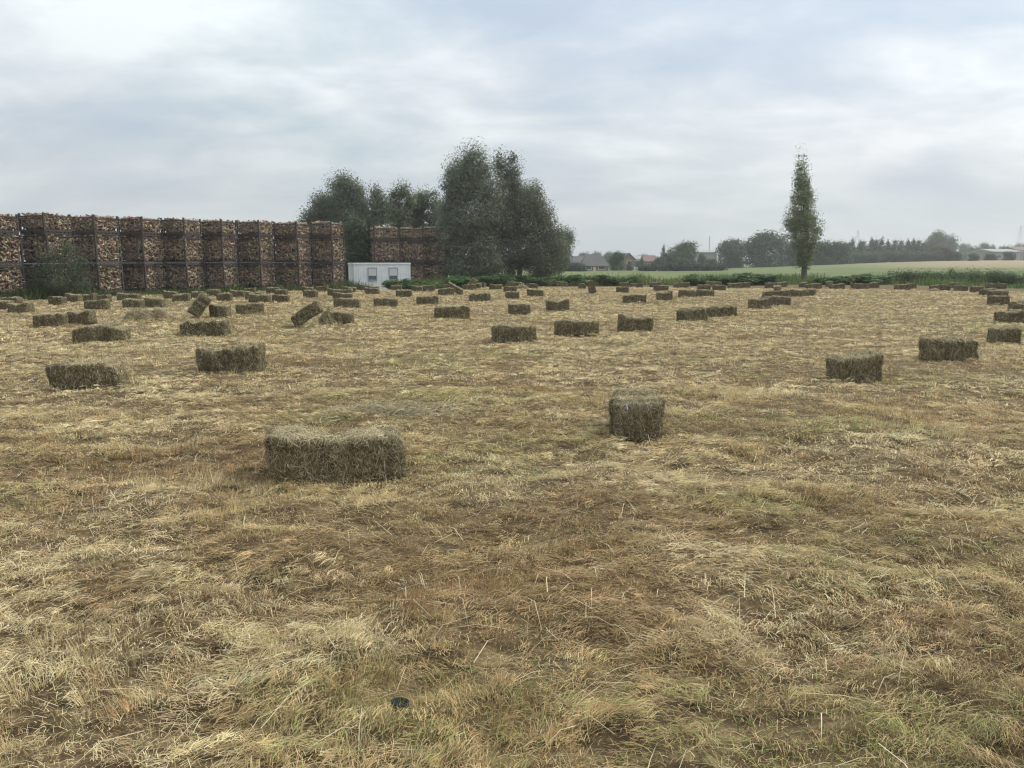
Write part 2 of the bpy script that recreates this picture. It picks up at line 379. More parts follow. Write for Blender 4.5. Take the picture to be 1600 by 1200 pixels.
# ------------------------------------------------------------------ hay bales
def surface_blades(P, Nn, rng, dens_len, width, vert, colf, lift=(.0, .28)):
    n = len(P)
    T = unit(np.cross(Nn, rng.standard_normal((n, 3))))
    if vert is not None:            # pull tangents towards a preferred direction
        w_, axis_ = vert
        A = np.tile(np.array(axis_, float), (n, 1)); A = A - Nn * (A * Nn).sum(1, keepdims=True); la = np.linalg.norm(A, axis=1)
        ok = (la > .3) & (rng.random(n) < w_); sgn = np.where(rng.random(n) < .5, -1, 1)[:, None]
        T = np.where(ok[:, None], unit(unit(A) * sgn + .45 * rng.standard_normal((n, 3)) - 0), T)
        T = unit(T - Nn * (T * Nn).sum(1, keepdims=True))
    pit = rng.uniform(*lift, n)
    D = unit(T * np.cos(pit)[:, None] + Nn * np.sin(pit)[:, None])
    Sv = np.cross(D, Nn); rl = rng.uniform(-.8, .8, n); Sv = unit(unit(Sv) * np.cos(rl)[:, None] + Nn * np.sin(rl)[:, None])
    L = dens_len * (.4 + .9 * rng.random(n))
    return blades(P + Nn * .004, D, Sv, L, width * (.6 + .8 * rng.random(n)), .15 + .5 * rng.random(n), colf(n, Nn), Nn)

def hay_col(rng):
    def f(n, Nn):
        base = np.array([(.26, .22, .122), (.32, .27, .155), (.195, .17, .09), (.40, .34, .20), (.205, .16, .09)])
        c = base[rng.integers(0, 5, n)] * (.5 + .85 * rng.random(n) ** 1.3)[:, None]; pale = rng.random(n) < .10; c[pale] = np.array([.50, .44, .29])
        top_light = np.clip(Nn[:, 2], 0, 1)[:, None]          # light from above put into the colour of the upper side
        return c * (1 - .36 * top_light) + np.array([(.56, .48, .30)]) * .36 * top_light * (.7 + .5 * rng.random(n))[:, None]
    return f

def bale_mesh(name, seed, nb, width, ragged=1.0, cuts=12, Ld=1.0, Wd_=.46, Hd=.38, blen=.10):
    rng = np.random.default_rng(seed)
    bm = bmesh.new(); bmesh.ops.create_cube(bm, size=2)
    bmesh.ops.subdivide_edges(bm, edges=bm.edges[:], cuts=cuts, use_grid_fill=True)
    bm.verts.ensure_lookup_table(); bm.faces.ensure_lookup_table()
    P = np.array([v.co[:] for v in bm.verts]); Fq = np.array([[v.index for v in f.verts] for f in bm.faces]); bm.free()
    q = 14.0; m = (np.abs(P) ** q).sum(1) ** (1 / q); P = P / m[:, None]          # rounded corners
    X_, Y_, Z_ = P[:, 0], P[:, 1], P[:, 2]
    nfl = rng.integers(7, 11); fl = np.floor((X_ + 1) / 2 * nfl).clip(0, nfl - 1).astype(int)
    offs = rng.normal(0, 1, (nfl, 3))
    groove = np.abs(((X_ + 1) / 2 * nfl) % 1 - .5) * 2; groove = groove ** 4
    S = np.stack([X_ * Ld / 2, Y_ * Wd_ / 2, Z_ * Hd / 2], 1)
    S[:, 1] += (offs[fl, 0] * .012 * ragged - groove * .026) * np.sign(Y_) * (np.abs(Y_) > .6)
    S[:, 2] += (offs[fl, 1] * .014 * ragged) * (Z_ > .5) - groove * .026 * (Z_ > .5)
    nz = lambda k, sd: fbm(S[:, 0] * k + sd, S[:, 1] * k + S[:, 2] * k * 1.3 + sd * 3, seed + sd, 3) - .5
    amp = .05 * ragged
    S = S + np.stack([nz(6, 1), nz(7, 2), nz(6, 3)], 1) * amp
    sag = .03 * ragged * rng.normal(); S[:, 2] += sag * X_ * (Z_ > 0) + .02 * ragged * rng.normal() * np.cos(X_ * 3)
    S[:, 0] += .022 * ragged * rng.normal() * Z_
    S[:, 2] += Hd / 2
    a, b, c, d = (S[Fq[:, i]] for i in range(4)); Nf = np.cross(c - a, d - b); A = np.linalg.norm(Nf, axis=1); Nf = unit(Nf); Ce = (a + b + c + d) / 4
    if (Nf * (Ce - S.mean(0))).sum() < 0: Nf = -Nf
    keep = Nf[:, 2] > -.6; pr = A * keep; pr /= pr.sum()
    fi = rng.choice(len(Fq), nb, p=pr); u, v = rng.random(nb)[:, None], rng.random(nb)[:, None]
    Pb = a[fi] * (1 - u) * (1 - v) + b[fi] * u * (1 - v) + c[fi] * u * v + d[fi] * (1 - u) * v
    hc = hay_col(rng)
    Nb = Nf[fi]; flk = np.floor((Pb[:, 0] / Ld + .5) * nfl).clip(0, nfl - 1).astype(int)
    ftone = (1 + .16 * rng.standard_normal(nfl))
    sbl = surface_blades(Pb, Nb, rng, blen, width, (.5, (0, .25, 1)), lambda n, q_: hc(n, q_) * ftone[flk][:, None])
    # stray stalks that stick out further, and a fringe round the foot
    ns = nb // 22; s_i = rng.choice(nb, ns)
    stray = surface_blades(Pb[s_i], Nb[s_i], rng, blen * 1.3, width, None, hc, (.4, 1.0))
    bodyc = np.array([(.095, .08, .046)]) * (.7 + .6 * fbm(S[:, 0] * 14, S[:, 2] * 14 + S[:, 1] * 9, seed, 3))[:, None]
    V, Qd, C = join([(S, Fq, bodyc), sbl, stray])
    return mesh_np(name, V, Qd, C)

BALES = [
 # x0, x1, bottom row, yaw, label, options
 (418, 634, 757, 13, 'largest hay bale close by on the stubble with its left end and frayed top showing', dict(u=1)),
 (950, 1040, 696, 82, 'nearby hay bale seen end-on, bits of blue twine at its top edge, mid field', dict(u=1, L=1.0, twine=1)),
 (1288, 1380, 599, 3, 'hay bale with upright flakes standing alone on pale stubble, its right end raised', dict(u=1)),
 (73, 203, 608, 6, 'slumped hay bale with torn left end, nearest of those below the leafy bush', dict(u=1)),
 (305, 417, 583, 4, 'neat flat-topped hay bale alone on the stubble, second nearest on the cage side', dict(u=1)),
 (1435, 1532, 564, 5, 'lumpy long hay bale with bulging flakes beside the curved row of bales', dict(u=1)),
 (1540, 1597, 538, 0, 'square ragged hay bale with strands hanging down its face, cut row behind it', dict(m=1)),
 (1551, 1606, 505, 3, 'flat hay bale half hidden right behind the square ragged bale', {}),
 (1583, 1616, 493, 0, 'hay bale cut off by the picture edge above the half hidden flat bale', {}),
 (1575, 1606, 486, 5, 'dark hay bale at picture edge, upper of two overlapping there', {}),
 (1541, 1579, 476, 4, 'dark-faced hay bale at the bend of the curved row', {}),
 (1541, 1577, 464, 6, 'pale-topped hay bale just behind the dark-faced one at the bend', {}),
 (1529, 1557, 461, 14, 'small hay bale in the curved row, one before the bend', {}),
 (1514, 1538, 457, 10, 'small hay bale in the curved row, two before the bend', {}),
 (1489, 1514, 454.5, 9, 'small hay bale in the curved row, three before the bend', {}),
 (1480, 1504, 450, 4, 'far hay bale peeping over the curved row by the dark hedge', {}),
 (1451, 1469, 453.5, 0, 'hay bale of the pair with fallen wisps, first of the curved row', {}),
 (1468, 1486, 453.7, -6, 'hay bale joined to the first bale of the curved row', {}),
 (1538, 1556, 451, 2, 'far hay bale close under the dark hedge, first of a touching pair', {}),
 (1556, 1573, 451.2, -2, 'far hay bale close under the dark hedge, second of a touching pair', {}),
 (1396, 1425, 452.5, -6, 'long far hay bale below the low end of the dark hedge', {}),
 (1417, 1432, 450.4, 4, 'short far hay bale tucked behind the long one below the dark hedge', {}),
 (1328, 1358, 451.5, 0, 'dark far hay bale, middle one between poplar and dark hedge', {}),
 (1356, 1375, 449.7, 5, 'paler far hay bale touching the dark one between poplar and hedge', {}),
 (1294, 1321, 451.4, 0, 'far hay bale second to the right of the poplar trunk, lying low', {}),
 (1290, 1301, 448.3, 60, 'small end-on hay bale behind the low one near the poplar', {}),
 (1247, 1264, 449, 3, 'far hay bale at the very foot of the poplar', {}),
 (1257, 1285, 451, 0, 'far hay bale in front of the poplar foot, overlapping its neighbour', {}),
 (1225, 1264, 464, -4, 'large pale-topped hay bale in the cluster below the poplar', dict(m=1)),
 (1258, 1276, 462.3, 60, 'hay bale end leaning on the large pale-topped bale below the poplar', {}),
 (1205, 1224, 455.5, 70, 'end-on pale hay bale above the cluster below the poplar', {}),
 (1187, 1236, 467, -3, 'flattened hay bale with straw-pale top behind two others below the poplar', {}),
 (1202, 1237, 477.5, 4, 'striped hay bale at the front right of the cluster below the poplar', dict(m=1)),
 (1167, 1207, 483, 22, 'front hay bale of the cluster below the poplar, dark end showing', dict(m=1)),
 (1194, 1217, 450, -4, 'far hay bale left of the poplar, front of an overlapping pair', {}),
 (1213, 1231, 448, 6, 'far hay bale left of the poplar, back of an overlapping pair', {}),
 (1136, 1160, 449.7, 0, 'far dark hay bale under the round bush mound, longer of its pair', {}),
 (1158, 1173, 449.2, 5, 'far dark hay bale under the round bush mound, shorter of its pair', {}),
 (1101, 1128, 447, 2, 'hindmost hay bale showing only its top before the meadow weeds', {}),
 (1089, 1111, 453.2, 0, 'far hay bale, left one of two dark blocks before the weeds', {}),
 (1112, 1135, 453.8, 2, 'far hay bale, right one of two dark blocks before the weeds', {}),
 (1051, 1078, 449.2, 3, 'far hay bale with sloping right end below the far mast', {}),
 (1020, 1045, 455, 0, 'plain brick-shaped far hay bale below the cypress houses', {}),
 (1014, 1034, 448.7, 4, 'low far hay bale nearly sunk in the field edge behind the brick-shaped one', {}),
 (984, 1005, 449.6, 0, 'pale weathered far hay bale at the field edge, right of a darker one', {}),
 (967, 983, 449, 0, 'darker small far hay bale behind the block-like one below the bungalow', {}),
 (962, 983, 457.5, 0, 'block-like far hay bale below the bungalow', {}),
 (1059, 1088, 465, 12, 'taller hay bale at the left end of a joined pair in mid field', dict(m=1)),
 (1086, 1117, 464.2, 3, 'lower hay bale at the right end of a joined pair in mid field', dict(m=1)),
 (1024, 1052, 470, 13, 'rising hay bale just left of the joined mid field pair', dict(m=1)),
 (972, 1011, 474, 0, 'long rounded hay bale with light slit, left of the rising one', dict(m=1)),
 (1055, 1107, 502, 30, 'angled hay bale with broad dark end, front of the long touching pair', dict(m=1)),
 (1103, 1153, 495, 6, 'striped hay bale touching the angled one at its right', dict(m=1)),
 (964, 1022, 520, 4, 'squarish hay bale with loose hay fringing its top edges', dict(m=1)),
 (865, 938, 525, 14, 'hay bale rising to its right, middle of the three nearest in mid field', dict(m=1)),
 (767, 840, 537, 14, 'hay bale with dark square left end, lowest of three in mid field', dict(m=1)),
 (852, 891, 487, 12, 'waisted hay bale with a slack middle, behind the rising bale', dict(m=1)),
 (793, 830, 492, 12, 'hay bale with two dark bands, behind the one with a square left end', dict(m=1)),
 (823, 850, 463.5, 0, 'top-heavy hay bale with overhanging upper edge, mid field', {}),
 (789, 812, 467, 6, 'striped pale hay bale left of the top-heavy bale', {}),
 (786, 808, 456.5, 3, 'dark hay bale directly behind the striped pale bale', {}),
 (821, 841, 451, -5, 'dark far hay bale beside the low wisps under the big willow', {}),
 (790, 820, 449, 0, 'far hay bale showing a long pale top under the big willow', {}),
 (764, 785, 452.4, 0, 'short dark far hay bale with pale rim under the big willow', {}),
 (868, 887, 447.8, 2, 'far hay bale beside a heap at the foot of the small end tree', {}),
 (853, 871, 447.6, 0, 'humped far hay bale, left of its neighbour below the small end tree', dict(tilt=14, L=.75)),
 (892, 908, 447.2, 0, 'pale far hay bale behind the upended one', {}),
 (903, 916, 451.3, 0, 'dark far hay bale behind the foot of the upended one', {}),
 (913, 934, 459.7, 8, 'upended hay bale standing tilted on its end, towering over its neighbours', dict(tilt=112, L=.78)),
 (732, 767, 471, 4, 'rounded hay bale right of the willow-side trio, mid field', dict(m=1)),
 (722, 744, 452.6, 0, 'dark far hay bale in front of the peaked one', {}),
 (727, 747, 450.2, 10, 'peaked far hay bale tipped on its corner behind a dark bale', dict(tilt=42, L=.8)),
 (744, 750.5, 450, 80, 'tiny end-on hay bale next to the peaked one, nearer of two', {}),
 (750, 757, 449.6, 80, 'tiny end-on hay bale farther from the peaked one', {}),
 (684, 710, 461, 5, 'flat hay bale that supports a sloping bale, mid distance', {}),
 (697, 725, 460.2, -10, 'sloping hay bale leaning down to the right over a flat one', dict(tilt=-24, L=.95)),
 (692, 709, 450.3, 0, 'stubby far hay bale behind the sloping one', {}),
 (679, 734, 498, 10, 'hay bale flared at its upper left corner, centre of the field', dict(m=1)),
 (650.5, 685.5, 475.7, 13, 'wedge-like hay bale rising to its right, below the brambles', dict(m=1)),
 (584, 621, 479.5, 8, 'hay bale with a raised peak at its upper right corner', dict(m=1)),
 (618, 644, 464.6, 8, 'dark hay bale on the line between cabin and wedge-like bale', {}),
 (642, 661, 455.7, 2, 'left half of the long far bale pair below the brambles', {}),
 (660, 680, 455.2, 2, 'right half of the long far bale pair below the brambles', {}),
 (637, 660, 451, 0, 'pale far hay bale behind the long pair, against the brambles', {}),
 (659, 675, 450.5, 0, 'hindmost pale far hay bale behind the long pair, against the brambles', {}),
 (610, 629, 452.7, 0, 'lone pale far hay bale below the cabin end bramble', {}),
 (569, 594, 460, 0, 'dark-fronted hay bale below the cabin with a pale one on its back', {}),
 (571, 593, 455.5, 0, 'pale far hay bale seen over the dark-fronted one below the cabin', {}),
 (563, 579, 453.8, 0, 'small dark far hay bale under the left window of the cabin', {}),
 (534, 557.5, 457.6, 0, 'far hay bale just below the dark end wall of the cabin', {}),
 (511, 533, 463, 6, 'dark tapering far hay bale, left of two behind the leaning pair', {}),
 (531, 552.5, 464, 0, 'far hay bale hiding behind the tapering one, right of it', {}),
 (519, 552, 470, 4, 'hay bale with pale rim, second behind the leaning pair', {}),
 (521, 564, 481, 6, 'long clean hay bale directly behind the leaning pair', dict(m=1)),
 (506, 554, 509, -6, 'rounded low hay bale propping up the leaning one', dict(m=1)),
 (452, 507, 512, 6, 'hay bale leaning steeply like a ramp against a lower one', dict(m=1, tilt=33, L=.86)),
 (493, 514, 455.9, 5, 'greenish far hay bale, right of two under the end cage stack', {}),
 (470.5, 490.5, 457.2, 2, 'greenish far hay bale, left of two under the end cage stack', {}),
 (472.5, 498, 465, 0, 'dark brick-shaped hay bale alone in front of the greenish two', {}),
 (427.5, 450.6, 462.2, 0, 'dark far hay bale with pale rim over the two joined ones', {}),
 (415, 438, 458.7, 5, 'thin pale far hay bale partly behind the dark rimmed one', {}),
 (424, 453.5, 472.7, 4, 'right one of two joined hay bales with a vertical crack', {}),
 (387, 424.5, 473.7, 0, 'left one of two joined hay bales, flat and long', {}),
 (382, 409, 468, 8, 'hay bale of which mostly the pale top shows above the joined two', {}),
 (380, 401, 459.7, 5, 'far hay bale against the verge below the middle of the cages', {}),
 (358, 384, 464.7, 5, 'slim far hay bale between two darker ones near the cages', {}),
 (375, 405.5, 491.5, 50, 'short rounded hay bale lying end-on with its pale dome top', dict(m=1)),
 (337, 364.5, 470.2, 0, 'round-shouldered dark far hay bale behind the upended pair', {}),
 (322, 346.5, 462.3, 6, 'rising thin far hay bale close to the cages', {}),
 (297, 321.5, 467.3, 5, 'far hay bale right behind the top of the upended one', {}),
 (268, 298.5, 472, 4, 'far hay bale left of the upended pair', {}),
 (254, 279, 466.7, 6, 'small brownish far hay bale on the verge, its right end raised', {}),
 (326, 363, 497, 2, 'low green-brown hay bale that the upended one rests on', dict(m=1)),
 (294, 332, 498.5, 24, 'upended hay bale leaning over a low one on the cage side', dict(m=1, tilt=54, L=.74)),
 (224, 260.5, 480.7, 5, 'taller hay bale of an overlapping pair above the loose hay heaps', dict(m=1)),
 (190, 228, 482.7, 0, 'dark lower hay bale of an overlapping pair above the loose hay heaps', dict(m=1)),
 (181, 222, 469.8, 3, 'far hay bale with a small hump, right of the leafy bush', {}),
 (131, 152, 472.5, 2, 'far hay bale below the leafy bush, first of a touching pair', {}),
 (151, 175.5, 473, 0, 'far hay bale below the leafy bush, second of a touching pair', {}),
 (130.5, 174, 484.7, 0, 'dark hay bale with slanted ends in front of the touching pair', {}),
 (100, 129.5, 471.7, 2, 'pale far hay bale tucked behind a dark one under the leafy bush', {}),
 (74, 106, 476, 0, 'dark far hay bale with a pale top edge under the leafy bush', {}),
 (10.5, 56, 491, 0, 'dark hay bale in front of the cut-off ones by the picture edge', dict(m=1)),
 (-18, 23, 484, 3, 'hay bale cut off by the picture edge, nearer of two there', {}),
 (-14, 38.5, 478, -3, 'hay bale cut off by the picture edge, one with a broad pale top', {}),
 (50, 107, 512, 14, 'left hay bale of a long joined pair, its dark end showing', dict(m=1)),
 (105, 153, 508.5, 4, 'right hay bale of a long joined pair, clean and boxy', dict(m=1)),
 (111, 205, 537, 4, 'frayed lumpy hay bale in front of the long joined pair', dict(u=1)),
 (279, 361, 524, 5, 'ragged-bottomed hay bale below the upended one', dict(m=1)),
]
mids = [bale_mesh('hay_bale_mid', 300 + i, 2600, .008, 1.0, 12, blen=.062) for i in range(6)]
fars = [bale_mesh('hay_bale_far', 400 + i, 900, .014, .75, 9, blen=.06) for i in range(6)]
rb = random.Random(5)
for i, (x0, x1, yb, yaw, lab, op) in enumerate(BALES):
    dn = gd(yb); yw = R(yaw + (rb.uniform(-4, 4) if not op.get('u') else 0)); cw, sw = abs(math.cos(yw)), abs(math.sin(yw))
    Wb, Hb = .46, .375 * rb.uniform(.95, 1.06)
    tilt = R(op.get('tilt', 0)); L = op.get('L', .9); free = 'L' not in op
    Xc = X((x0 + x1) / 2, yb, dn)
    for _ in range(14):                                    # true length and place from the span it covers in the view
        if tilt: le = abs(math.cos(tilt)) * L + abs(math.sin(tilt)) * Hb
        else: le = L
        Y = dn + ((le * sw + Wb * cw) / 2 if not tilt else Wb / 2)
        kx = [(Xc + sx * le / 2 * math.cos(yw) - sy * Wb / 2 * math.sin(yw)) / ((Y + sx * le / 2 * math.sin(yw) + sy * Wb / 2 * math.cos(yw)) * CP - (Hb * .4 - CAM_H) * SP) * F + 800 for sx in (-1, 1) for sy in (-1, 1)]
        a_, b_ = min(kx), max(kx); Xc += ((x0 + x1) / 2 - (a_ + b_) / 2) * dn / F
        if free and not tilt and cw > .75: L = min(1.25, max(.5, L * (1 + .8 * ((x1 - x0 - .5) / (b_ - a_) - 1))))
    if op.get('u'): me = bale_mesh('hay_bale', 200 + i, 11000 if dn < 9 else 6500, .0038 if dn < 9 else .0055, 1.05, 18, blen=.072)
    elif op.get('m'): me = mids[rb.randrange(6)]
    else: me = fars[rb.randrange(6)]
    o = link('hay_bale', me, M_HAY)
    tag(o, lab, 'hay bale', 'hay bales scattered over the mown field')
    o.scale = (L, Wb / .46, Hb / .38)
    flip = rb.random() < .5 and not op.get('u')
    fx_, fy_ = np.meshgrid(np.linspace(-.5, .5, 7) * L, np.linspace(-.5, .5, 5) * Wb)
    zg = float(np.quantile(tz(Xc + fx_ * math.cos(yw) - fy_ * math.sin(yw), Y + fx_ * math.sin(yw) + fy_ * math.cos(yw)), .45)) if not tilt else tz1(Xc, Y)
    if tilt:
        ez = abs(math.sin(tilt)) * L / 2 + abs(math.cos(tilt)) * Hb / 2
        Rm = Matrix.Rotation(yw, 3, 'Z') @ Matrix.Rotation(-tilt, 3, 'Y')
        off = Rm @ Vector((0, 0, -Hb / 2))
        o.rotation_euler = Rm.to_euler(); o.location = Vector((Xc, Y, zg + ez - .02)) + off
    else:
        o.rotation_euler = (0, 0, yw + (math.pi if flip else 0)); o.location = (Xc, Y, zg - .015)
    if op.get('twine'):
        for s_ in (-.11, .09):
            bt = MB(); a = .497; hh = .386
            prof = [(-a, hh - .05), (-a + .03, hh - .006), (-a + .07, hh), (-a + .09, hh - .03)]
            for (xa, za), (xb, zb) in zip(prof, prof[1:]): bt.bar((xa, s_, za), (xb, s_ + .015, zb), .005, n=5)
            bt.build('twine', M_TWINE, o)

# loose heaps of hay
def heap(px0, px1, yb, hpx, label, seed, nb=1600, width=.012, dep=.5, yaw=0):
    rng = np.random.default_rng(seed); dn = gd(yb); Lh = (px1 - px0) * dn / F; Hh = hpx * dn / F
    nx_, ny_ = 28, 12; u, v = np.meshgrid(np.linspace(-1, 1, nx_), np.linspace(-1, 1, ny_)); u, v = u.ravel(), v.ravel()
    hgt = Hh * np.clip(1 - u * u, 0, 1) ** .6 * np.clip(1 - v * v, 0, 1) ** .7 * (.45 + 1.1 * fbm(u * 3 + seed, v * 1.5, seed, 3))
    S = np.stack([u * Lh / 2, v * dep / 2 + .06 * np.sin(u * 4 + seed), hgt - .02], 1)
    ii = np.arange(nx_ * ny_).reshape(ny_, nx_); Fq = np.stack([ii[:-1, :-1], ii[:-1, 1:], ii[1:, 1:], ii[1:, :-1]], -1).reshape(-1, 4)
    a, b, c, d = (S[Fq[:, k]] for k in range(4)); Nf = unit(np.cross(c - a, d - b)); A = np.linalg.norm(np.cross(c - a, d - b), axis=1)
    fi = rng.choice(len(Fq), nb, p=A / A.sum()); p, q = rng.random(nb)[:, None], rng.random(nb)[:, None]
    Pb = a[fi] * (1 - p) * (1 - q) + b[fi] * p * (1 - q) + c[fi] * p * q + d[fi] * (1 - p) * q
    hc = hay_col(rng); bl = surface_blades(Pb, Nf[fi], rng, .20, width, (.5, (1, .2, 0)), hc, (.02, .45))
    V, Qd, C = join([(S, Fq, np.tile(np.array([(.17, .135, .075)]), (len(S), 1))), bl])
    o = link('loose_hay', mesh_np('loose_hay', V, Qd, C), M_HAY); Y = dn + dep / 2; Xc = X((px0 + px1) / 2, yb - 5, Y)
    o.location = (Xc, Y, tz1(Xc, Y)); o.rotation_euler = (0, 0, yaw)
    return tag(o, label, 'loose hay', 'heaps of loose hay')
heap(197, 238, 503.5, 21, 'higher mound of loose hay from a burst bale', 1)
heap(230, 268, 501, 15, 'lower mound of loose hay trailing beside the higher one', 2)
heap(500, 725, 650, 15, 'long windrow of loose grey hay behind the largest bale', 3, 4200, .0055, .5, R(3))
heap(806, 826, 451.8, 6, 'small far wisp of hay between two dark bales under the willow', 4, 500, .02)
heap(1452, 1468, 455, 4, 'flat wisp of hay fallen before the first bale of the curved row', 5, 400, .02)
heap(500, 528, 509.5, 22, 'loose hay spilling between the leaning bale and its prop', 6, 1200, .012)

# plastic cap lying in the stubble
def plastic_cap():
    d = gd(1100); x = X(624, 1100, d); z = tz1(x, d)
    pts = [(.030, 0), (.038, .004), (.041, .012), (.041, .022), (.045, .023), (.046, .030), (.043, .033), (.039, .031), (.037, .012), (.0, .008)]
    n = 28; vs = []; fs = []
    for r, h in pts:
        for k in range(n): t = 2 * math.pi * k / n; vs.append((r * math.cos(t), r * math.sin(t), h))
    for i in range(len(pts) - 1):
        for k in range(n): fs.append((i * n + k, i * n + (k + 1) % n, (i + 1) * n + (k + 1) % n, (i + 1) * n + k))
    me = bpy.data.meshes.new('plastic_cap'); me.from_pydata(vs, [], fs); me.update()
    for p in me.polygons: p.use_smooth = True
    o = link('plastic_cap', me, M_PLASTIC); o.location = (x, d, z + .014); o.rotation_euler = (R(-6), R(9), .3); o.scale = (.82, .82, 1.1)
    tag(o, 'small round dark green plastic cap lying rim up in the dry grass', 'plastic cap')
plastic_cap()

# ------------------------------------------------------------------ trees and shrubs
def leaf_quads(P, Nn, rng, size, ratio, col):
    n = len(P); D = unit(np.cross(Nn, rng.standard_normal((n, 3)))); S = np.cross(Nn, D)
    L = (size * (.6 + .8 * rng.random(n)))[:, None]; Wl = L * ratio
    V = np.stack([P, P + D * L * .5 + S * Wl, P + D * L, P + D * L * .5 - S * Wl], 1).reshape(-1, 3)
    return V, np.arange(4 * n).reshape(-1, 4), np.repeat(col, 4, 0)
def crown_mesh(name, lobes, seed, nclus, nleaf, csize, leaf, ratio=.28, up=0.0, tone=(.075, .10, .045), var=.3, shell=.5, flat=.8, upn=.45):
    """leaf clumps spread through ellipsoidal masses; lobes = (cx, cy, cz, rx, ry, rz)"""
    rng = np.random.default_rng(seed); lobes = np.array(lobes, float)
    wgt = (lobes[:, 3] * lobes[:, 4] * lobes[:, 5]) ** (2 / 3); li = rng.choice(len(lobes), nclus, p=wgt / wgt.sum())
    d = unit(rng.standard_normal((nclus, 3))); rr = (shell + (1 - shell) * rng.random(nclus)) ** .8 * (.84 + .2 * rng.random(nclus))
    Cc = lobes[li, :3] + d * lobes[li, 3:] * rr[:, None]
    cs = csize * (.55 + .9 * rng.random(nclus))
    k = np.repeat(np.arange(nclus), nleaf); off = rng.standard_normal((len(k), 3)) * .5
    off *= np.array([1, 1, flat]); r = np.linalg.norm(off, axis=1, keepdims=True); off *= np.minimum(1, .95 / np.maximum(r, 1e-6))
    P = Cc[k] + off * cs[k][:, None]; P[:, 2] += up * np.abs(off[:, 2]) * cs[k]
    tone = np.array(tone); ct = (1 + var * (rng.random(nclus) - .5) * 2)[k]
    col = tone * ct[:, None] * (.86 + .28 * rng.random(len(k)))[:, None] * (1 + .05 * rng.standard_normal((len(k), 3)))
    Nn = unit(.9 * unit(off) + .55 * d[k] + np.array([0, 0, upn]) + .55 * rng.standard_normal((len(k), 3)))
    V, Qd, C = leaf_quads(P, Nn, rng, leaf, ratio, np.clip(col, .008, .6))
    return mesh_np(name, V, Qd, C), Cc
def trunk_mesh(name, base_r, h, tips, rng_seed, split=.25):
    r = random.Random(rng_seed); b = MB()
    pts = [Vector((0, 0, -.2))]; n = 6
    for i in range(1, n + 1): pts.append(Vector((r.uniform(-.05, .05) * h * .3, r.uniform(-.05, .05) * h * .3, h * i / n)))
    for i in range(n): b.bar(pts[i], pts[i + 1], base_r * (1 - .82 * i / n), base_r * (1 - .82 * (i + 1) / n), 8)
    for t in tips:
        t = Vector(t); zs = max(h * split, min(t.z * r.uniform(.35, .75), h * .85)); k = min(n - 1, int(zs / h * n)); f = zs / h * n - k
        a = pts[k].lerp(pts[k + 1], f); m = a.lerp(t, .5) + Vector((0, 0, .04 * h)); rad = base_r * (1 - .82 * zs / h) * .40
        b.bar(a, m, rad, rad * .6, 6); b.bar(m, t, rad * .6, rad * .18, 5)
    return b.mesh(name)
def plant(name, cat, label, loc, crown, trunk, color=(1, 1, 1), group=None, scale=(1, 1, 1), rz=0, parts=('crown', 'trunk')):
    t = empty(name, loc, rz); t.scale = scale; tag(t, label, cat, group)
    c = link(parts[0], crown, M_LEAF, t); c.color = (*color, 1)
    if trunk is not None: link(parts[1], trunk, M_BARK, t)
    return t
def near_tree(name, label, d, bx, lobes_px, seed, nclus, nleaf, csize, leaf, trunk_r, depth=.9, tone=(.075, .10, .045), group=None, trunk_top=None, ntips=14, **kw):
    base = Vector((X(bx, 430, d), d, 0)); base.z = tz1(base.x, d)
    lobes = []
    rl = random.Random(seed)
    for (cx, cy, rx, ry) in lobes_px:
        s = d / F; lobes.append((X(cx, cy, d) - base.x, rl.uniform(-.5, .5) * rx * s, Z(cy, d) - base.z, rx * s, rx * s * depth, ry * s))
    me, Cc = crown_mesh('crown', lobes, seed, nclus, nleaf, csize, leaf, tone=tone, **kw)
    top = trunk_top or .62 * max(l[2] + l[5] * .5 for l in lobes)
    tips = [Cc[i] for i in np.random.default_rng(seed).choice(len(Cc), ntips)]
    tr = trunk_mesh('trunk', trunk_r, top, tips, seed)
    return plant(name, 'tree', label, base, me, tr, group=group)
G_W = 'big trees behind the firewood cages'
WT = (.165, .195, .13)
near_tree('willow_tree', 'tallest grey-green willow with a pointed top behind the right cage stacks', 65, 738,
          [(739, 268, 20, 36), (752, 285, 16, 36), (716, 286, 18, 38), (704, 300, 12, 34), (697, 330, 10, 24), (735, 335, 42, 56), (703, 380, 24, 62), (768, 325, 14, 50), (740, 405, 50, 42), (758, 385, 22, 55)],
          11, 620, 150, .80, .14, .28, tone=WT, group=G_W, flat=1.15, up=.35)
near_tree('willow_tree', 'broad dark willow sloping down towards the meadow with gaps in its crown', 67, 812,
          [(778, 258, 7, 22), (783, 285, 9, 24), (801, 276, 13, 34), (795, 305, 16, 30), (788, 345, 22, 44), (818, 330, 28, 42), (843, 340, 13, 26), (832, 316, 18, 32), (852, 352, 18, 32), (866, 376, 18, 30), (826, 388, 42, 38), (845, 410, 34, 28), (792, 402, 17, 40), (878, 400, 8, 14)],
          12, 540, 130, .75, .14, .26, tone=(.135, .158, .10), group=G_W, shell=.55, flat=1.1, up=.3)
near_tree('small_tree', 'small pale tree at the meadow end of the tree group', 84, 874,
          [(876, 386, 14, 20), (884, 372, 8, 12), (870, 402, 16, 22)], 13, 110, 150, .85, .17, .14, tone=(.115, .145, .09), group=G_W)
near_tree('willow_tree', 'broad rounded tree above the end of the long cage row', 80, 535,
          [(541, 302, 26, 24), (560, 312, 14, 22), (510, 326, 22, 22), (486, 345, 15, 20), (474, 356, 9, 10), (550, 340, 36, 40), (520, 378, 46, 44), (570, 375, 26, 50)],
          14, 560, 140, .95, .17, .34, tone=(.125, .15, .095), group=G_W, up=.3)
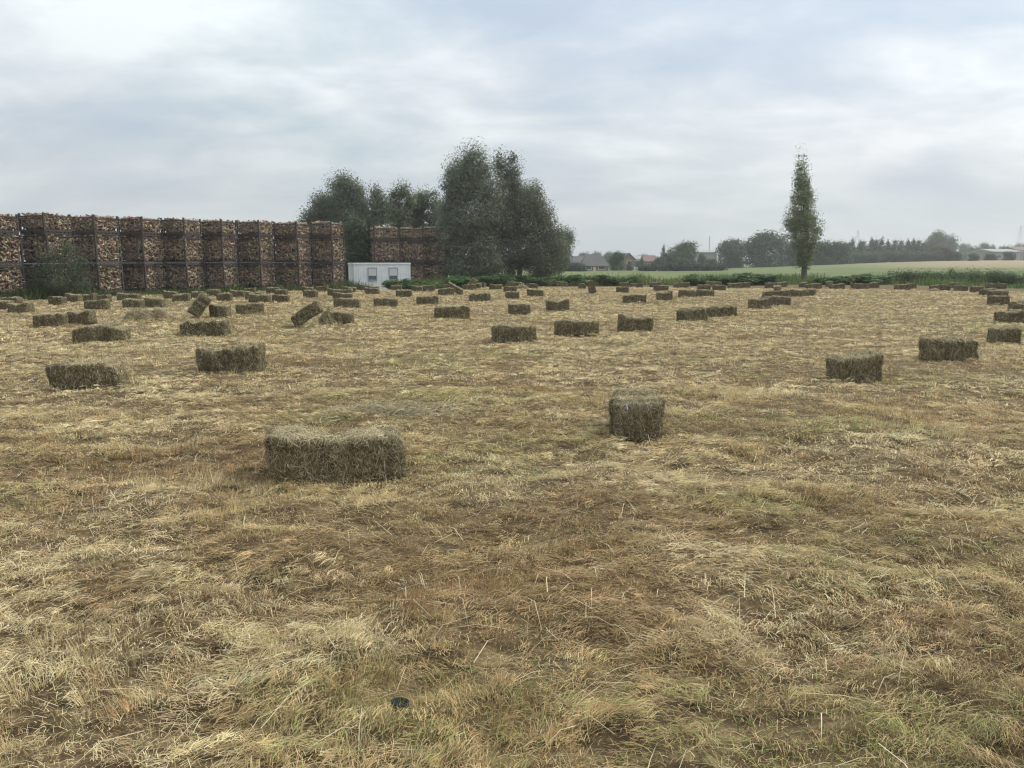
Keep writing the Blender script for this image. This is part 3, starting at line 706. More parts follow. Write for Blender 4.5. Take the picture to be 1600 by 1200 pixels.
near_tree('willow_tree', 'slender tree with a narrow top beside the broad rounded one', 78, 591,
          [(587, 308, 7, 18), (594, 322, 10, 24), (602, 335, 8, 22), (590, 360, 18, 42), (585, 400, 24, 40)], 15, 250, 130, .80, .16, .18, tone=(.125, .15, .095), group=G_W, up=.5, flat=1.2)
near_tree('thin_tree', 'thin see-through tree standing in the gap between the cage groups', 72, 627,
          [(629, 302, 8, 14), (618, 314, 7, 18), (640, 315, 6, 12), (613, 330, 6, 14), (626, 345, 15, 30), (630, 385, 24, 35)], 16, 200, 95, .65, .15, .13, tone=(.13, .155, .085), group=G_W, shell=.35, up=.5, flat=1.2)
near_tree('small_tree', 'pale green leafy tree just above the right cage stacks', 74, 668,
          [(660, 314, 11, 13), (676, 310, 7, 14), (650, 340, 18, 24), (682, 345, 16, 30), (664, 395, 40, 44)], 17, 320, 135, .80, .16, .18, tone=(.125, .155, .085), group=G_W, up=.4)
near_tree('small_tree', 'low dark tree filling the gap beside the white cabin', 62, 560,
          [(556, 360, 14, 26), (563, 395, 20, 40), (552, 420, 18, 30)], 18, 190, 52, .55, .17, .10, tone=(.075, .105, .055), group=G_W)
near_tree('poplar_tree', 'tall narrow poplar standing alone at the meadow edge', 68, 1256,
          [(1252, 245, 4, 14), (1253, 262, 8, 18), (1251, 284, 12, 20), (1256, 300, 14, 22), (1253, 318, 20, 22), (1260, 338, 22, 24), (1247, 345, 21, 20), (1236, 357, 15, 15), (1272, 358, 14, 17), (1255, 376, 23, 22), (1256, 396, 19, 20), (1256, 410, 14, 12)],
          19, 400, 72, .44, .12, .27, depth=1.0, tone=(.19, .225, .12), shell=.3, trunk_top=9, ntips=50, up=.6, flat=1.7, upn=.1)

# shrubs, each from one of three unit crowns
def unit_crown(kind, seed):
    if kind == 'shrub':
        r = random.Random(seed); lb = [(r.uniform(-.28, .28), r.uniform(-.25, .25), r.uniform(.3, .6), r.uniform(.2, .3), r.uniform(.2, .3), r.uniform(.25, .4)) for _ in range(6)]
        return crown_mesh('foliage', lb, seed, 110, 42, .16, .075, ratio=.3, tone=(.085, .125, .05))
    if kind == 'round':
        r = random.Random(seed); lb = [(0, 0, .62, .36, .36, .30), (0, 0, .38, .44, .44, .30), (.12, 0, .18, .38, .38, .18), (-.15, .1, .16, .36, .36, .16)] + [(r.uniform(-.3, .3), r.uniform(-.3, .3), r.uniform(.3, .78), .2, .2, .17) for _ in range(7)]
        return crown_mesh('crown', lb, seed, 240, 46, .15, .042, ratio=.36, tone=(.075, .10, .048))
    if kind == 'poplar':
        return crown_mesh('crown', [(0, 0, .30, .42, .42, .26), (0, 0, .55, .32, .32, .26), (.03, 0, .80, .17, .17, .17), (.06, 0, .95, .06, .06, .07)], seed, 110, 30, .13, .055, ratio=.32, tone=(.07, .09, .048), up=.5)
    if kind == 'cypress':
        return crown_mesh('crown', [(0, 0, .25, .45, .45, .25), (0, 0, .5, .33, .33, .28), (0, 0, .78, .18, .18, .2)], seed, 110, 30, .12, .05, ratio=.3, tone=(.03, .045, .03))
    return crown_mesh('crown', [(0, 0, .66, .44, .44, .26), (-.15, 0, .6, .3, .3, .3), (.18, 0, .58, .3, .3, .3)], seed, 120, 34, .15, .06, ratio=.26, tone=(.095, .115, .078))
def unit_trunk(kind, Cc, seed):
    h = {'shrub': .5, 'round': .7, 'poplar': .95, 'cypress': .8}.get(kind, .55)
    return trunk_mesh('trunk', .035 if kind != 'shrub' else .02, h, [Cc[i] for i in np.random.default_rng(seed).choice(len(Cc), 8)], seed, .15)
UC = {}
for kind, nvar in (('shrub', 3), ('round', 4), ('poplar', 3), ('cypress', 1), ('pollard', 3)):
    for i in range(nvar):
        cm, Cc = unit_crown(kind, 500 + 10 * len(UC) + i); UC[kind, i] = (cm, unit_trunk(kind, Cc, 600 + i)); UC[kind] = nvar
rt = random.Random(21)
def far_plant(kind, name, cat, label, px0, px1, ytop, ybase, d, color=(1, 1, 1), group=None, sink=0.0):
    xm = X((px0 + px1) / 2, (ytop + ybase) / 2, d); zb = tz1(xm, d) - sink; zt = Z(ytop, d); wd = (px1 - px0) * d / F
    cm, tm = UC[kind, rt.randrange(UC[kind])]; h = max(zt - zb, .3)
    j = lambda c: tuple(v * rt.uniform(.92, 1.08) for v in c)
    return plant(name, cat, label, (xm, d, zb), cm, tm, j(color), group, (wd, wd * .9, h), rt.uniform(0, 6.28) if kind != 'poplar' else rt.uniform(-.4, .4), ('foliage', 'stem') if kind == 'shrub' else ('crown', 'trunk'))

G_S = 'shrubs and brambles along the field edge'
bush = near_tree('shrub', 'big dark leafy bush growing in front of the firewood cages', 39.0, 90,
          [(92, 392, 20, 22), (72, 415, 22, 24), (112, 415, 22, 24), (60, 440, 16, 22), (92, 440, 44, 22), (125, 445, 14, 16)], 33, 150, 75, .42, .075, .06, tone=(.07, .09, .052), group=G_S)
bush['category'] = 'shrub'
for px0, px1, yt, d, c, lab in [
    (602, 642, 434, 55.0, (.8, 1.0, .8), 'bramble clump covering the right window end of the cabin'),
    (634, 690, 434, 57.0, (1.0, 1.1, .75), 'bright green bramble below the right cage stacks'),
    (682, 748, 430, 58.6, (.75, .9, .7), 'dark bramble under the tallest willow'),
    (742, 800, 427, 60.2, (.6, .75, .6), 'dark undergrowth between the two big willows'),
    (792, 850, 428, 61.4, (.65, .85, .65), 'dark undergrowth under the sloping willow'),
    (848, 890, 430, 62.2, (.8, 1.05, .75), 'low green shrub below the roadside sign'),
    (882, 936, 428, 62.2, (.68, .9, .68), 'dense dark shrub below the bungalow'),
    (930, 965, 427, 62.5, (.75, .9, .65), 'shrub touching the dense dark one, right of it'),
    (955, 1000, 431, 63.0, (.95, 1.1, .8), 'pale green shrub below the cypresses'),
    (1062, 1112, 427, 63, (.8, 1.0, .8), 'spiky green weeds clump below the far mast'),
    (1100, 1150, 430, 63.2, (.85, 1.05, .8), 'low weeds clump left of the round mound'),
    (1145, 1222, 425, 63.8, (.7, .92, .68), 'round dark bush mound left of the poplar'),
    (1268, 1330, 430, 64.5, (.75, .95, .7), 'low dark shrub right of the poplar'),
    (1325, 1400, 427, 64.5, (.72, .95, .65), 'low shrub leading up to the dark hedge')]:
    far_plant('shrub', 'shrub', 'shrub', lab, px0 - 4, px1 + 4, yt, 448, d, c, G_S)

# hedge along the right of the meadow: one clipped-looking run of dense green
def hedge(name, label, px0, px1, ytop, d0, d1, depth, seed, tone, leaf, n, csz):
    rng = np.random.default_rng(seed); lobes = []
    xa, xb = X(px0, ytop, d0), X(px1, ytop, d1); ht = Z(ytop, (d0 + d1) / 2); m = 26
    for i in range(m):
        f = i / (m - 1); xx = xa + (xb - xa) * f; yy = d0 + (d1 - d0) * f; g = tz1(xx, yy); hh = (ht - g) * rng.uniform(.8, 1.08)
        lobes.append((xx, yy, g + hh * .45, abs(xb - xa) / m * .95, depth / 2, hh * .55))
    me, _ = crown_mesh('hedge', lobes, seed, n, 60, csz, leaf, tone=tone, ratio=.32)
    o = link(name, me, M_LEAF); o.color = (1, 1, 1, 1); return tag(o, label, 'hedge')
hedge('hedge', 'dense dark green hedge running along the meadow side of the field', 1395, 1640, 422, 66, 60, 1.6, 71, (.055, .085, .034), .09, 520, .5)
hedge('hedge', 'long low clipped dark hedge in front of the far houses', 1000, 1130, 412.5, 185, 188, 2.0, 72, (.03, .042, .026), .3, 160, 1.0)
hedge('hedge', 'dark hedge left of the bungalow by the lamp post', 857, 912, 414, 178, 178, 2.0, 73, (.03, .042, .026), .3, 90, 1.0)

# tall grass and weeds between the field and what lies behind: one mass
def verge():
    rng = np.random.default_rng(88); ps = []
    n = 62000
    u = rng.uniform(-.82, .82, n); t = rng.random(n) ** 1.3
    E = np.interp(u, EU, EY); left = 1 - sstep(-.20, -.02, u)
    width = 3.2 * left + 11 * (1 - left)
    y = E + .2 + t * width + .5 * rng.standard_normal(n); x = u * y
    k = ~((np.abs(x + 9.5) < 2.4) & (y > 55.6)); x, y, t, u = x[k], y[k], t[k], u[k]; n = len(x)
    hm = fbm(x * .35, y * .35, 14, 3); h = (.30 + .75 * sstep(.35, .68, hm)) * (.5 + .7 * rng.random(n)) * (.6 + .5 * np.minimum(t * 4, 1))
    az = rng.uniform(0, 2 * math.pi, n); pit = np.clip(1.25 + .2 * rng.standard_normal(n), .5, 1.55)
    D = np.stack([np.cos(az) * np.cos(pit), np.sin(az) * np.cos(pit), np.sin(pit)], 1)
    fa = rng.uniform(0, 2 * math.pi, n); S = np.stack([np.cos(fa), np.sin(fa), 0 * fa], 1)
    g = np.array([(.115, .16, .055), (.15, .20, .07), (.085, .12, .046), (.21, .21, .10), (.31, .275, .155)])
    pk = rng.random(n); dry = fbm(x * .3, y * .5, 15, 3)
    ci = np.where(pk < .36, 0, np.where(pk < .66, 1, np.where(pk < .86, 2, np.where(dry < .56, 1, np.where(pk < .95, 3, 4)))))
    c = g[ci] * (.75 + .5 * rng.random(n))[:, None]
    c = c * np.where(u < -.18, .6, 1.0)[:, None]          # darker grass along the cages
    V, Qd, C = blades(np.stack([x, y, tz(x, y) - .03], 1), D, S, h, .035 + .045 * rng.random(n), .1 + .3 * rng.random(n), c)
    tag(link('verge_grass', mesh_np('verge_grass', V, Qd, C), M_GREEN), 'tall green grass and weeds along the far edge of the mown field', 'grass', kind='stuff')
verge()

# ------------------------------------------------------------------ firewood cages
def wood_mesh(name, s, h, seed, heaped):
    rng = random.Random(seed); nv = []; nf = []; nc = []
    tones = [(.25, .19, .135), (.31, .245, .175), (.185, .138, .10), (.20, .145, .108), (.27, .205, .145), (.15, .112, .083), (.38, .31, .22), (.215, .165, .122)]
    def stick(c, d, n_, L, r):
        c = Vector(c); d = Vector(d).normalized(); a = d.orthogonal().normalized(); b = d.cross(a); k = rng.choice((3, 4, 4, 5)); ph = rng.random() * 6
        i0 = len(nv); col = tuple(v * rng.uniform(.9, 1.32) for v in rng.choice(tones))
        for e in (-L / 2, L / 2):
            for j in range(4):
                t = ph + j * math.pi / 2; nv.append(c + d * e + a * r * math.cos(t) + b * r * (.7 if j % 2 else 1) * math.sin(t)); nc.append(col)
        for j in range(4): nf.append((i0 + j, i0 + (j + 1) % 4, i0 + 4 + (j + 1) % 4, i0 + 4 + j))
        nf.append((i0 + 3, i0 + 2, i0 + 1, i0)); nf.append((i0 + 4, i0 + 5, i0 + 6, i0 + 7))
    q = s / 2 - .07
    for (nx_, ny_) in ((1, 0), (-1, 0), (0, 1), (0, -1)):
        for _ in range(int(230 * h / 1.35)):
            a = rng.uniform(-q, q); z = rng.uniform(.30, h - .015); ins = rng.uniform(-.015, .12)
            p = Vector((nx_ * (q - ins) - ny_ * a, ny_ * (q - ins) + nx_ * a, z))
            tang = Vector((-ny_, nx_, 0)); ang = rng.gauss(0, .9); d = tang * math.cos(ang) + Vector((0, 0, 1)) * math.sin(ang) + Vector((nx_, ny_, 0)) * rng.gauss(0, .35)
            stick(p, d, None, rng.uniform(.18, .33), rng.uniform(.024, .046))
    for _ in range(int(170 * heaped)):
        x, y = rng.uniform(-q, q), rng.uniform(-q, q); t = rng.random() * 3.14
        stick((x, y, h - .05 + rng.uniform(-.06, .13) * (.6 + .8 * abs(math.sin(x * 2.3 + seed)))), (math.cos(t), math.sin(t), rng.gauss(0, .3)), None, rng.uniform(.22, .36), rng.uniform(.03, .05))
    i0 = len(nv); e = q - .13                             # solid dark block filling the core
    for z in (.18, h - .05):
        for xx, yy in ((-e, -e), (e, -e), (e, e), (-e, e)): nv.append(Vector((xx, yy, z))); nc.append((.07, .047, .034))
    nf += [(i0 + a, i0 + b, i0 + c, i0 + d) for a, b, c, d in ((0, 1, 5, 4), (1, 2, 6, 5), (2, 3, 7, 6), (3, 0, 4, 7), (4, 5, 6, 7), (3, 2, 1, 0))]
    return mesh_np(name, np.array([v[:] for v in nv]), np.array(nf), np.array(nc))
def cage_frame(s, h):
    b = MB(); q = s / 2 - .03
    for sx in (-1, 1):
        for sy in (-1, 1): b.box(sx * q - .04, sx * q + .04, sy * q - .04, sy * q + .04, .17, h + (.10 if h < 1 else -.002))
    for sg in (-1, 1):                                     # sheet skirt along the bottom
        b.box(-q + .051, q - .051, sg * q - .03, sg * q + .03, .17, .26); b.box(sg * q - .03, sg * q + .03, -q + .051, q - .051, .17, .26)
    for z in (h - .05,):
        for sg in (-1, 1):
            b.box(-q + .051, q - .051, sg * q - .022, sg * q + .022, z - .025, z + .025); b.box(sg * q - .022, sg * q + .022, -q + .051, q - .051, z - .025, z + .025)
    for sg in (-1, 1):                                     # wire grid
        for i in range(1, 8):
            t = -q + 2 * q * i / 8; b.bar((t, sg * (q + .01), .2), (t, sg * (q + .01), h - .03), .005, n=4); b.bar((sg * (q + .01), t, .2), (sg * (q + .01), t, h - .03), .005, n=4)
    return b.mesh('frame')
def pallet_mesh(s):
    b = MB(); q = s / 2
    for y in (-q + .07, q - .07): b.box(-q, q, y - .06, y + .06, .028, .13)
    for x in (-q + .04, q - .04):
        for y in (-q / 2 + .035, q / 2 - .035): b.box(x - .035, x + .035, y - q / 2 + .097, y + q / 2 - .097, .028, .128)
    for i in range(7): x = -q + .08 + (2 * q - .16) * i / 6; b.box(x - .075, x + .075, -q, q, .133, .165)
    for x in (-q + .08, 0, q - .08): b.box(x - .07, x + .07, -q, q, 0, .025)
    b.box(-q + .15, q - .15, -q + .14, q - .14, .03, .127)
    return b.mesh('pallet')
CS = 1.58; CH = (1.50, 1.55, .95)
frame_full, frame_half, pal = cage_frame(CS, 1.50), cage_frame(CS, .95), pallet_mesh(CS)
woods = [wood_mesh('firewood', CS, 1.48, 700 + i, .3) for i in range(4)]; woods_t = [wood_mesh('firewood', CS, .90, 720 + i, 1.0) for i in range(3)]
ORD = ['first', 'second', 'third', 'fourth', 'fifth', 'sixth', 'seventh', 'eighth', 'ninth']
def cage_stack(pxc, ytop, back, yaw, where, wpx):
    u = (pxc - 800) / F; d = float(np.interp(u, EU, EY)) + back
    x = X(pxc, 400, d); g = tz1(x, d) - .02; ytop += rc.uniform(-1.2, 1.2); sv = (Z(ytop, d) - g) / sum(CH); z = g
    rot = abs(math.sin(2 * (yaw - math.atan2(d, x)))); diag = math.sqrt(1 + rot)
    sh = wpx * d / F / (CS * diag)
    for k, tier in enumerate(('bottom', 'middle', 'top')):
        t = empty('firewood_cage', (x + rc.uniform(-.03, .03), d + rc.uniform(-.03, .03), z), yaw + R(rc.uniform(-1.5, 1.5))); t.scale = (sh * (.935 if k == 2 else .985), sh * (.935 if k == 2 else .985), sv * CH[k] / (.95 if k == 2 else 1.5))
        t.rotation_euler.z += math.pi / 2 * rc.randrange(4)
        tag(t, f'{tier} cage of split firewood in the {where}', 'firewood cage', 'stacked steel cages of firewood')
        link('frame', frame_half if k == 2 else frame_full, M_STEEL, t); link('pallet', pal, M_PALLET, t)
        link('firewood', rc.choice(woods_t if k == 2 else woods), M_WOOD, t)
        z += CH[k] * sv
rc = random.Random(9)
ROW = [(-9, 337, 76), (75, 338, 73), (151, 340, 71), (223, 342, 66), (286.5, 344, 61), (344, 346, 57), (401, 348, 57), (458.5, 349, 58), (512.5, 350, 52)]
for i, (pxc, yt, wpx) in enumerate(ROW):
    cage_stack(pxc, yt, 2.4, R(74), f'{ORD[i]} stack from the left of the long row', wpx)
for i, (pxc, yt, wpx) in enumerate([(600.5, 357, 50), (643, 357, 38), (678.5, 358, 39)]):
    cage_stack(pxc, yt, 6.2, R(22 if i == 0 else 8), f'{ORD[i]} stack of the short row behind the cabin', wpx)

# ------------------------------------------------------------------ white site cabin
def cabin():
    d = 56.2; x0, x1 = X(553, 425, d), X(637.5, 425, d); Wc = (x1 - x0) * 1.06; ztop = Z(411, d); g = -.42; Hc = ztop - g; Dp = 2.3
    t = empty('site_cabin', (x0, d, g), R(21)); tag(t, 'white metal site cabin with two shuttered windows in front of the cages', 'cabin')
    b = MB(); n = 34                                        # corrugated walls
    def run(p0, p1, nrm, n):
        p0, p1, nrm = Vector(p0), Vector(p1), Vector(nrm); prev = None
        for i in range(n * 2 + 1):
            f = i / (n * 2); p = p0.lerp(p1, f) + nrm * (.018 if (i // 1) % 2 else 0)
            if prev is not None: b.add([prev + Vector((0, 0, .12)), p + Vector((0, 0, .12)), p + Vector((0, 0, Hc - .1)), prev + Vector((0, 0, Hc - .1))], [(0, 1, 2, 3)])
            prev = p
    run((.06, 0, 0), (Wc - .06, 0, 0), (0, -1, 0), n); run((0, Dp - .06, 0), (0, .06, 0), (-1, 0, 0), 18); run((Wc, .06, 0), (Wc, Dp - .06, 0), (1, 0, 0), 18); run((Wc - .06, Dp, 0), (.06, Dp, 0), (0, 1, 0), n)
    b.build('wall', M_CABIN, t)
    b = MB()
    for xx in (-.02, Wc - .06):
        for yy in (-.03, Dp - .05): b.box(xx, xx + .08, yy, yy + .08, 0, Hc - .1)
    b.box(.061, Wc - .061, -.028, .04, 0, .115); b.box(.061, Wc - .061, Dp - .04, Dp + .028, 0, .115)
    b.build('frame', M_CABIN_TRIM, t)
    b = MB(); b.box(-.06, Wc + .06, -.07, Dp + .07, Hc - .098, Hc - .012); b.box(-.03, Wc + .03, -.04, Dp + .04, Hc - .010, Hc + .02); b.build('roof', M_CABIN_TRIM, t)
    for px in (580, 611.5):
        xc = (X(px, 425, d) - x0) * 1.06; wv = .56; z0, z1 = Z(439, d) - g, Z(418, d) - g; zm = Z(431, d) - g
        b = MB(); b.box(xc - wv / 2 - .05, xc - wv / 2, -.07, -.021, z0, z1); b.box(xc + wv / 2, xc + wv / 2 + .05, -.07, -.021, z0, z1)
        b.box(xc - wv / 2 + .001, xc + wv / 2 - .001, -.068, -.021, z1 - .07, z1 - .002); b.box(xc - wv / 2 + .001, xc + wv / 2 - .001, -.09, -.021, z0, z0 + .09)
        f = b.build('window', M_WINFRAME, t)
        b = MB(); z = zm
        while z < z1 - .075: b.box(xc - wv / 2 + .002, xc + wv / 2 - .002, -.055, -.03, z, min(z + .05, z1 - .072)); z += .055
        b.build('shutter', M_SHUTTER, f)
        MB().box(xc - wv / 2 + .002, xc + wv / 2 - .002, -.04, -.025, z0 + .092, zm - .002).build('pane', M_GLASS, f)
cabin()

# ------------------------------------------------------------------ far houses
def house(name, label, px0, px1, ybase, yeave, yridge, d, depth, wall, roof, hip=0.0, gable_front=False, wins=(), door=None, chimney=None, cat='house'):
    x0, x1 = X(px0, ybase, d), X(px1, ybase, d); xm = (x0 + x1) / 2; g = tz1(xm, d); W2 = (x1 - x0) / 2
    he, hr = Z(yeave, d) - g, Z(yridge, d) - g
    t = empty(name, (xm, d, g)); tag(t, label, cat)
    b = MB()
    if gable_front: b.prism([(-W2, -.5), (W2, -.5), (W2, he), (0, hr), (-W2, he)], 0, depth)
    else:
        b.box(-W2, W2, 0, depth, -.5, he)
        if not hip: b.add([(-W2, 0, he), (-W2, depth, he), (-W2, depth / 2, hr), (W2, 0, he), (W2, depth, he), (W2, depth / 2, hr)], [(0, 2, 1), (3, 4, 5)])
    b.build('wall', wall, t)
    b = MB(); e = .35; th = .18
    if gable_front:
        for s in (-1, 1): b.add([(0, -e, hr + .02), (0, depth + e, hr + .02), (s * (W2 + e), depth + e, he - .2), (s * (W2 + e), -e, he - .2), (0, -e, hr + .02 + th), (0, depth + e, hr + .02 + th), (s * (W2 + e), depth + e, he - .2 + th), (s * (W2 + e), -e, he - .2 + th)],
                          [(0, 1, 2, 3), (4, 7, 6, 5), (0, 3, 7, 4), (1, 5, 6, 2), (2, 6, 7, 3)])
    else:
        hx = hip * W2; a = [(-W2 - e, -e, he - .1), (W2 + e, -e, he - .1), (W2 + e, depth + e, he - .1), (-W2 - e, depth + e, he - .1), (-W2 - e + hx, depth / 2, hr + .05), (W2 + e - hx, depth / 2, hr + .05)]
        b.add(a, [(0, 1, 5, 4), (2, 3, 4, 5), (1, 2, 5), (3, 0, 4), (3, 2, 1, 0)])
        b.add([(x, y, z - .16) for x, y, z in a[:4]] + a[:4], [(0, 4, 5, 1), (1, 5, 6, 2), (2, 6, 7, 3), (3, 7, 4, 0), (0, 1, 2, 3)])
    rf = b.build('roof', roof, t)
    if chimney: MB().box(chimney * W2 - .4, chimney * W2 + .4, depth / 2 - .4, depth / 2 + .4, hr - 1.0, hr + 1.0).build('chimney', wall, rf)
    for (a0, a1, z0, z1) in wins:
        f = MB(); xa, xb = -W2 + a0 * 2 * W2, -W2 + a1 * 2 * W2; za, zb = z0 * he, z1 * he
        f.box(xa - .08, xa, -.06, .02, za - .08, zb + .08); f.box(xb, xb + .08, -.06, .02, za - .08, zb + .08); f.box(xa + .001, xb - .001, -.058, .02, zb, zb + .079); f.box(xa + .001, xb - .001, -.08, .02, za - .079, za)
        fo = f.build('window', M_WHITE, t); MB().box(xa + .002, xb - .002, -.035, .01, za + .001, zb - .001).build('pane', M_HEDGE_DARK, fo)
    if door:
        xa, xb = -W2 + door[0] * 2 * W2, -W2 + door[1] * 2 * W2; MB().box(xa, xb, -.05, .01, 0, he * .85).build('door', M_CREAM, t)
    return t
house('brick_bungalow', 'low brick bungalow with a dark hipped roof and cream door beside the meadow', 909, 950, 424, 415, 397, 190, 9, M_BRICK, M_ROOF_DARK, hip=.55, wins=((.16, .36, .3, .8), (.64, .88, .3, .8)), door=(.44, .53))
house('farm_annexe', 'dark-roofed farm building behind the bungalow', 890, 925, 420, 410, 400, 215, 9, M_BRICK, M_ROOF_DARK, wins=((.2, .4, .3, .7),))
house('brick_house', 'steep gabled red brick house between round tree and cypress', 974, 991, 421, 405, 396, 225, 11, M_BRICK, M_ROOF_RED, gable_front=True, wins=((.35, .65, .55, .85),), chimney=0.0)
house('greenhouse', 'long pale roofed glasshouse between the brick houses', 988, 1014, 418, 404, 399, 300, 20, M_WHITE, M_ROOF_GREY, wins=((.05, .95, .2, .8),), cat='greenhouse')
house('brick_house', 'small red roofed house right of the glasshouse', 1008, 1026, 419, 408, 399, 240, 9, M_BRICK, M_ROOF_RED, wins=((.2, .4, .3, .7), (.6, .8, .3, .7)))
house('grey_building', 'pale grey flat-sided building partly hidden before the dark round trees', 1091, 1119, 420, 394, 391, 300, 16, M_CONCRETE, M_ROOF_GREY, wins=((.3, .5, .3, .5),), cat='building')
house('barn', 'long low barn with a pale roof edge at the reddish field', 1553, 1596, 408, 393, 388.5, 300, 18, M_CONCRETE, M_ROOF_GREY, wins=((.1, .25, .3, .6), (.7, .8, .1, .8)), cat='barn')
house('shed', 'open brown shed at the picture edge beside the barn', 1590, 1625, 406, 391, 385, 310, 14, M_BRICK, M_ROOF_RED, wins=((.05, .2, .1, .8), (.3, .5, .1, .8)), cat='shed')

# ------------------------------------------------------------------ far trees
G_F = 'trees on the far side of the meadow'
FT = [
 ('round', 'broad_tree', 1118, 1168, 372, 265, (.56, .68, .52), 'left flank tree of the dark rounded clump beside the poplar'),
 ('round', 'broad_tree', 1150, 1232, 361, 270, (.56, .68, .52), 'highest dark rounded tree beside the poplar'),
 ('round', 'broad_tree', 1205, 1262, 369, 275, (.56, .68, .52), 'dark tree directly behind the poplar crown'),
 ('round', 'broad_tree', 1258, 1308, 370, 275, (.56, .68, .52), 'dark rounded tree just right of the poplar'),
 ('round', 'broad_tree', 1290, 1332, 376, 272, (.56, .68, .52), 'last dark rounded tree before the young poplar row'),
 ('round', 'purple_tree', 1452, 1490, 381, 290, (1.0, .62, .62), 'reddish brown tree at the end of the young poplar row'),
 ('round', 'broad_tree', 1443, 1478, 360, 420, (.85, 1.0, 1.0), 'big distant tree rising over the plantation, left half of a pair'),
 ('round', 'broad_tree', 1464, 1500, 363, 430, (.85, 1.0, 1.0), 'big distant tree rising over the plantation, right half of a pair'),
 ('round', 'small_tree', 1484, 1502, 390, 285, (.7, .8, .75), 'small dark tree beside the reddish brown one'),
 ('round', 'small_tree', 1513, 1530, 395, 270, (.6, .75, .7), 'lone low dark bushy tree on the far pale grass'),
 ('round', 'small_tree', 1538, 1556, 394, 280, (.62, .75, .7), 'dark bushy tree hiding the left end of the barn'),
 ('round', 'small_tree', 1568, 1584, 391, 290, (.6, .72, .7), 'dark tree standing in front of the barn'),
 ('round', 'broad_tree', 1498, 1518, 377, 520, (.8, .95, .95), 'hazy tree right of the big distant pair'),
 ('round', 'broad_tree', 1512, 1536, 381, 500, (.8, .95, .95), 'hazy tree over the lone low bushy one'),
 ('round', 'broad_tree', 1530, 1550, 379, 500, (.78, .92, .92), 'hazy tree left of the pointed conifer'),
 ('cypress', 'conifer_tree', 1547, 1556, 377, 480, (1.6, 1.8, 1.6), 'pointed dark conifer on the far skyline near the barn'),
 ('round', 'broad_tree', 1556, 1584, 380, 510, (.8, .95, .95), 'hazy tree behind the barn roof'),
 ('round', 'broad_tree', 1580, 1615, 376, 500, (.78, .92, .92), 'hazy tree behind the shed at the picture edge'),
 ('round', 'broad_tree', 949, 978, 392, 200, (.72, .85, .75), 'round tree right of the bungalow roof'),
 ('cypress', 'cypress_tree', 979, 989, 404, 192, (1.3, 1.4, 1.2), 'broader pointed cypress before the gabled house'),
 ('cypress', 'cypress_tree', 998, 1007, 402, 190, (1.2, 1.3, 1.15), 'slim pointed cypress standing free before the glasshouse'),
 ('round', 'broad_tree', 1048, 1092, 376, 235, (.75, .85, .8), 'large leaning tree right of the houses'),
 ('round', 'broad_tree', 1034, 1062, 389, 225, (.72, .82, .78), 'lower tree joined to the large leaning one'),
 ('poplar', 'conifer_tree', 1031, 1041, 384, 250, (.8, .95, .95), 'thin airy spire tree left of the large leaning tree'),
 ('round', 'small_tree', 1022, 1042, 398, 215, (.68, .8, .75), 'small dark tree right of the red roofed house'),
 ('round', 'small_tree', 1058, 1080, 402, 205, (.7, .8, .72), 'bushy tree behind the clipped hedge, below the large leaning tree'),
 ('round', 'small_tree', 1091, 1104, 393, 250, (.6, .72, .66), 'dark small tree before the pale grey building'),
 ('round', 'small_tree', 1102, 1122, 401, 240, (.66, .78, .7), 'small bush-like tree between grey building and dark clump'),
 ('round', 'small_tree', 868, 890, 400, 182, (.7, .85, .75), 'shadowy tree beside the lamp post'),
 ('round', 'small_tree', 886, 914, 408, 178, (.6, .74, .62), 'dark bushy tree at the left end of the bungalow'),
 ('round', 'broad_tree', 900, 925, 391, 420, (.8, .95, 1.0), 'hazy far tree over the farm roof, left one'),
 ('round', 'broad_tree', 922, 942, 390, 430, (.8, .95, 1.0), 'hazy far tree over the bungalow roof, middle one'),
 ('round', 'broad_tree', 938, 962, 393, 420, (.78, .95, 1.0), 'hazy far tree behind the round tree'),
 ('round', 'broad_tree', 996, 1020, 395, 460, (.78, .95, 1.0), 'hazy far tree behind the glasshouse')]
for kind, nm, p0, p1, yt, d, c, lab in FT:
    far_plant(kind, nm, 'tree', lab, p0 - 2, p1 + 2, yt, 415, d, c, G_F, sink=.04 * d ** .5)
PW = ['first', 'second', 'third', 'fourth', 'fifth', 'sixth', 'seventh', 'eighth', 'ninth', 'tenth', 'eleventh', 'twelfth', 'thirteenth', 'fourteenth', 'fifteenth', 'sixteenth']
for i in range(15):
    p = 1322 + i * 9.3 + rt.uniform(-2, 2); yt = 377 - 3.5 * math.sin(i / 14 * 3.14) + rt.uniform(-2.5, 2.5)
    far_plant('poplar', 'young_poplar', 'tree', f'{PW[i]} pointed young poplar from the left in the far plantation row', p - 12, p + 12, yt, 412, 305 + rt.uniform(-6, 6), (.82, .9, .85), 'young poplars in the far plantation', sink=1.0)
for i in range(9):
    p = 1336 + i * 16 + rt.uniform(-2, 2)
    far_plant('pollard', 'pollard_willow', 'tree', f'{PW[i]} grey-green bushy willow from the left in the low far row', p - 12, p + 12, 391 - i * .3 + rt.uniform(-1.5, 1.5), 413, 288 + rt.uniform(-4, 4), (.8, .88, .88), 'bushy willows before the far plantation', sink=2.2)

